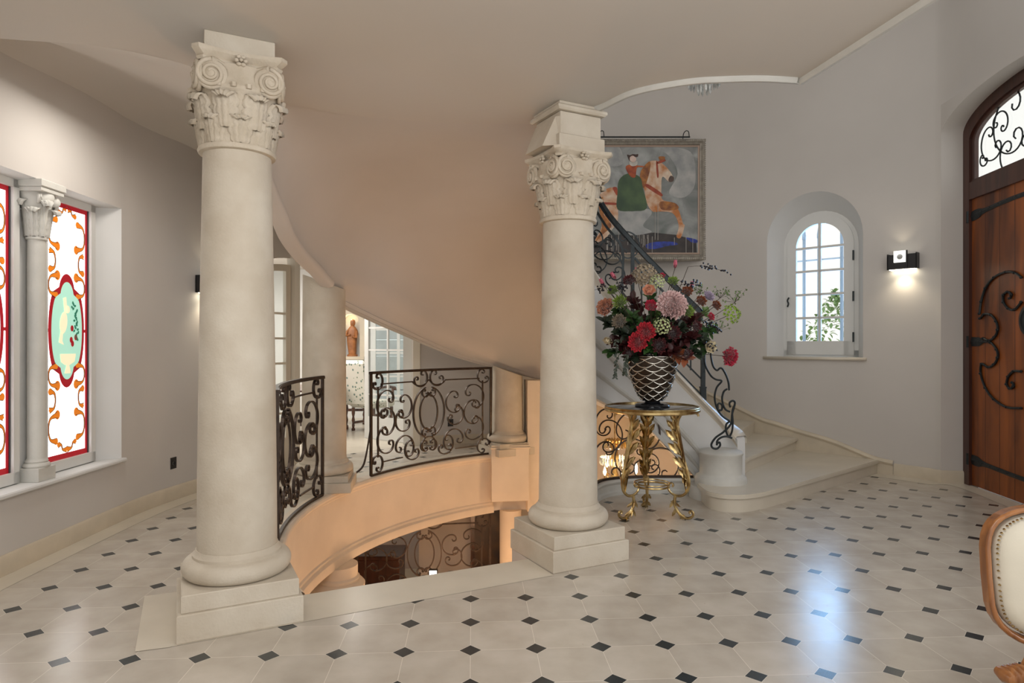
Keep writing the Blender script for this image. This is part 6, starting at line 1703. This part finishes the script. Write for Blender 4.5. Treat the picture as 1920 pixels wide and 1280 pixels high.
# floral dining chairs and the dark table
def floral():
    m_, t, b = nt('floral_fabric'); N = t.nodes; L = t.links; tc = N.new('ShaderNodeTexCoord'); v1 = N.new('ShaderNodeTexVoronoi'); v1.inputs['Scale'].default_value = 16; L.new(tc.outputs['Object'], v1.inputs['Vector'])
    r = N.new('ShaderNodeValToRGB'); r.color_ramp.interpolation = 'CONSTANT'; e = r.color_ramp.elements; e[0].position = 0; e[0].color = (.16, .22, .28, 1); e[1].position = .30; e[1].color = (.68, .66, .58, 1); x = e.new(.17); x.color = (.18, .25, .16, 1)
    L.new(v1.outputs['Distance'], r.inputs[0]); L.new(r.outputs[0], b.inputs['Base Color']); b.inputs['Roughness'].default_value = .85; return m_
M['floral'] = floral()
def dchair(loc, rz, label):
    T_ = empty('dining_chair', loc, rz); tag(T_, label, 'chair')
    def P(mb, nm, mt): return mb.build(nm, mt, T_, auto=40)
    m = MB(); m.box(-.27, .27, -.25, .27, .40, .52, None, .03); P(m, 'seat', M['floral'])
    m = MB(); m.box(-.27, .27, .22, .30, .50, 1.24, Matrix.Translation((0, .10, 0))@Matrix.Rotation(R_(-7), 4, 'X'), .03); P(m, 'backrest', M['floral'])
    for sx in (-1, 1):
        for y in (-.22, .24): m = MB(); m.lathe([(.03, 0), (.034, .03), (.018, .05), (.026, .09), (.018, .13), (.03, .18), (.018, .24), (.03, .30), (.03, .40)], c=(sx*.23, y, 0), n=12); P(m, 'leg', M['dark_wood'])
        m = MB(); m.tube([V_((sx*.27, .25, .74)), V_((sx*.29, -.05, .76)), V_((sx*.29, -.24, .73)), V_((sx*.28, -.26, .70))], .026, 8); m.tube([V_((sx*.27, -.20, .50)), V_((sx*.28, -.20, .74))], .022, 8); P(m, 'armrest', M['dark_wood'])
    m = MB(); m.box(-.23, .23, -.235, -.20, .20, .25); m.box(-.24, -.21, -.2, .23, .12, .16); m.box(.21, .24, -.2, .23, .12, .16); P(m, 'stretcher', M['dark_wood'])
    return T_
dchair((-2.42, 11.35, 0), R_(150), 'tall floral fabric armchair nearest the open french door')
dchair((-3.0, 12.35, 0), R_(185), 'tall floral fabric armchair at the far side seen through the door panes')
T = Thing('dining_table', (-3.35, 10.9, 0), 'dark polished wooden dining table seen past the middle column', 'table')
m = MB(); m.box(-4.5, -2.80, 10.25, 11.6, .735, .775, None, .01); T.part(m, 'table_top', M['dark_wood'])
for x, y in ((-2.92, 10.4), (-2.92, 11.45), (-4.3, 10.4), (-4.3, 11.45)): m = MB(); m.lathe([(.05, 0), (.05, .06), (.03, .08), (.045, .16), (.03, .24), (.05, .36), (.03, .48), (.05, .58), (.05, .735)], c=(x, y, 0), n=14); T.part(m, 'leg', M['dark_wood'])
m = MB(); m.box(-4.3, -2.92, 10.9, 11.0, .12, .18); T.part(m, 'stretcher', M['dark_wood'])

# ============================================================ GARDEN OUTSIDE THE ARCHED WINDOW
def leafmat(name, c):
    m_ = mat(name, c, .6, var=.4, vscale=3); b = m_.node_tree.nodes['Principled BSDF']; b.inputs['Subsurface Weight'].default_value = 0
    return m_
GM = [leafmat('garden_leaf_pale', (.42, .60, .25)), leafmat('garden_leaf', (.20, .38, .10))]
m = MB(); m.flatpoly([[(3.4, 8.9), (4.8, 7.6), (16, 12), (10, 20), (0, 20)]], lambda a, b: V_((a, b, -.3))); o = m.build('garden_ground', mat('garden_gravel', (.5, .47, .4), .9, var=.2)); struct(o)
rg = random.Random(21)
for i, (cx_, cy_, r_, h_, lb) in enumerate(((4.15, 9.9, .5, 1.5, 'pale green shrub low outside the arched window, nearest the glass'), (5.35, 9.6, .6, 1.9, 'green shrub at the right outside the arched window'), (5.6, 11.3, .8, 2.5, 'green tree behind the shrubs outside the arched window'))):
    T = Thing('garden_shrub', (cx_, cy_, -.3), lb, 'shrub', 'shrubs outside the arched window'); m = MB()
    for k in range(900):
        th = rg.random()*2*PI; z = rg.random(); rr_ = r_*(.3+.7*rg.random()**.5)*math.sin(PI*min(1, .2+z*.8)); p = V_((cx_+rr_*math.cos(th), cy_+rr_*math.sin(th), -.1+h_*z)); leaf_(m, p, V_((rg.gauss(0, 1), rg.gauss(0, 1), rg.gauss(0, .8))), V_((0, 0, 1)), .10, .03)
    T.part(m, 'foliage', GM[i % 2], auto=None); m = MB(); m.tube([V_((cx_, cy_, -.3)), V_((cx_, cy_, h_*.6))], [.05, .02], 8); T.part(m, 'trunk', PM['stem'])
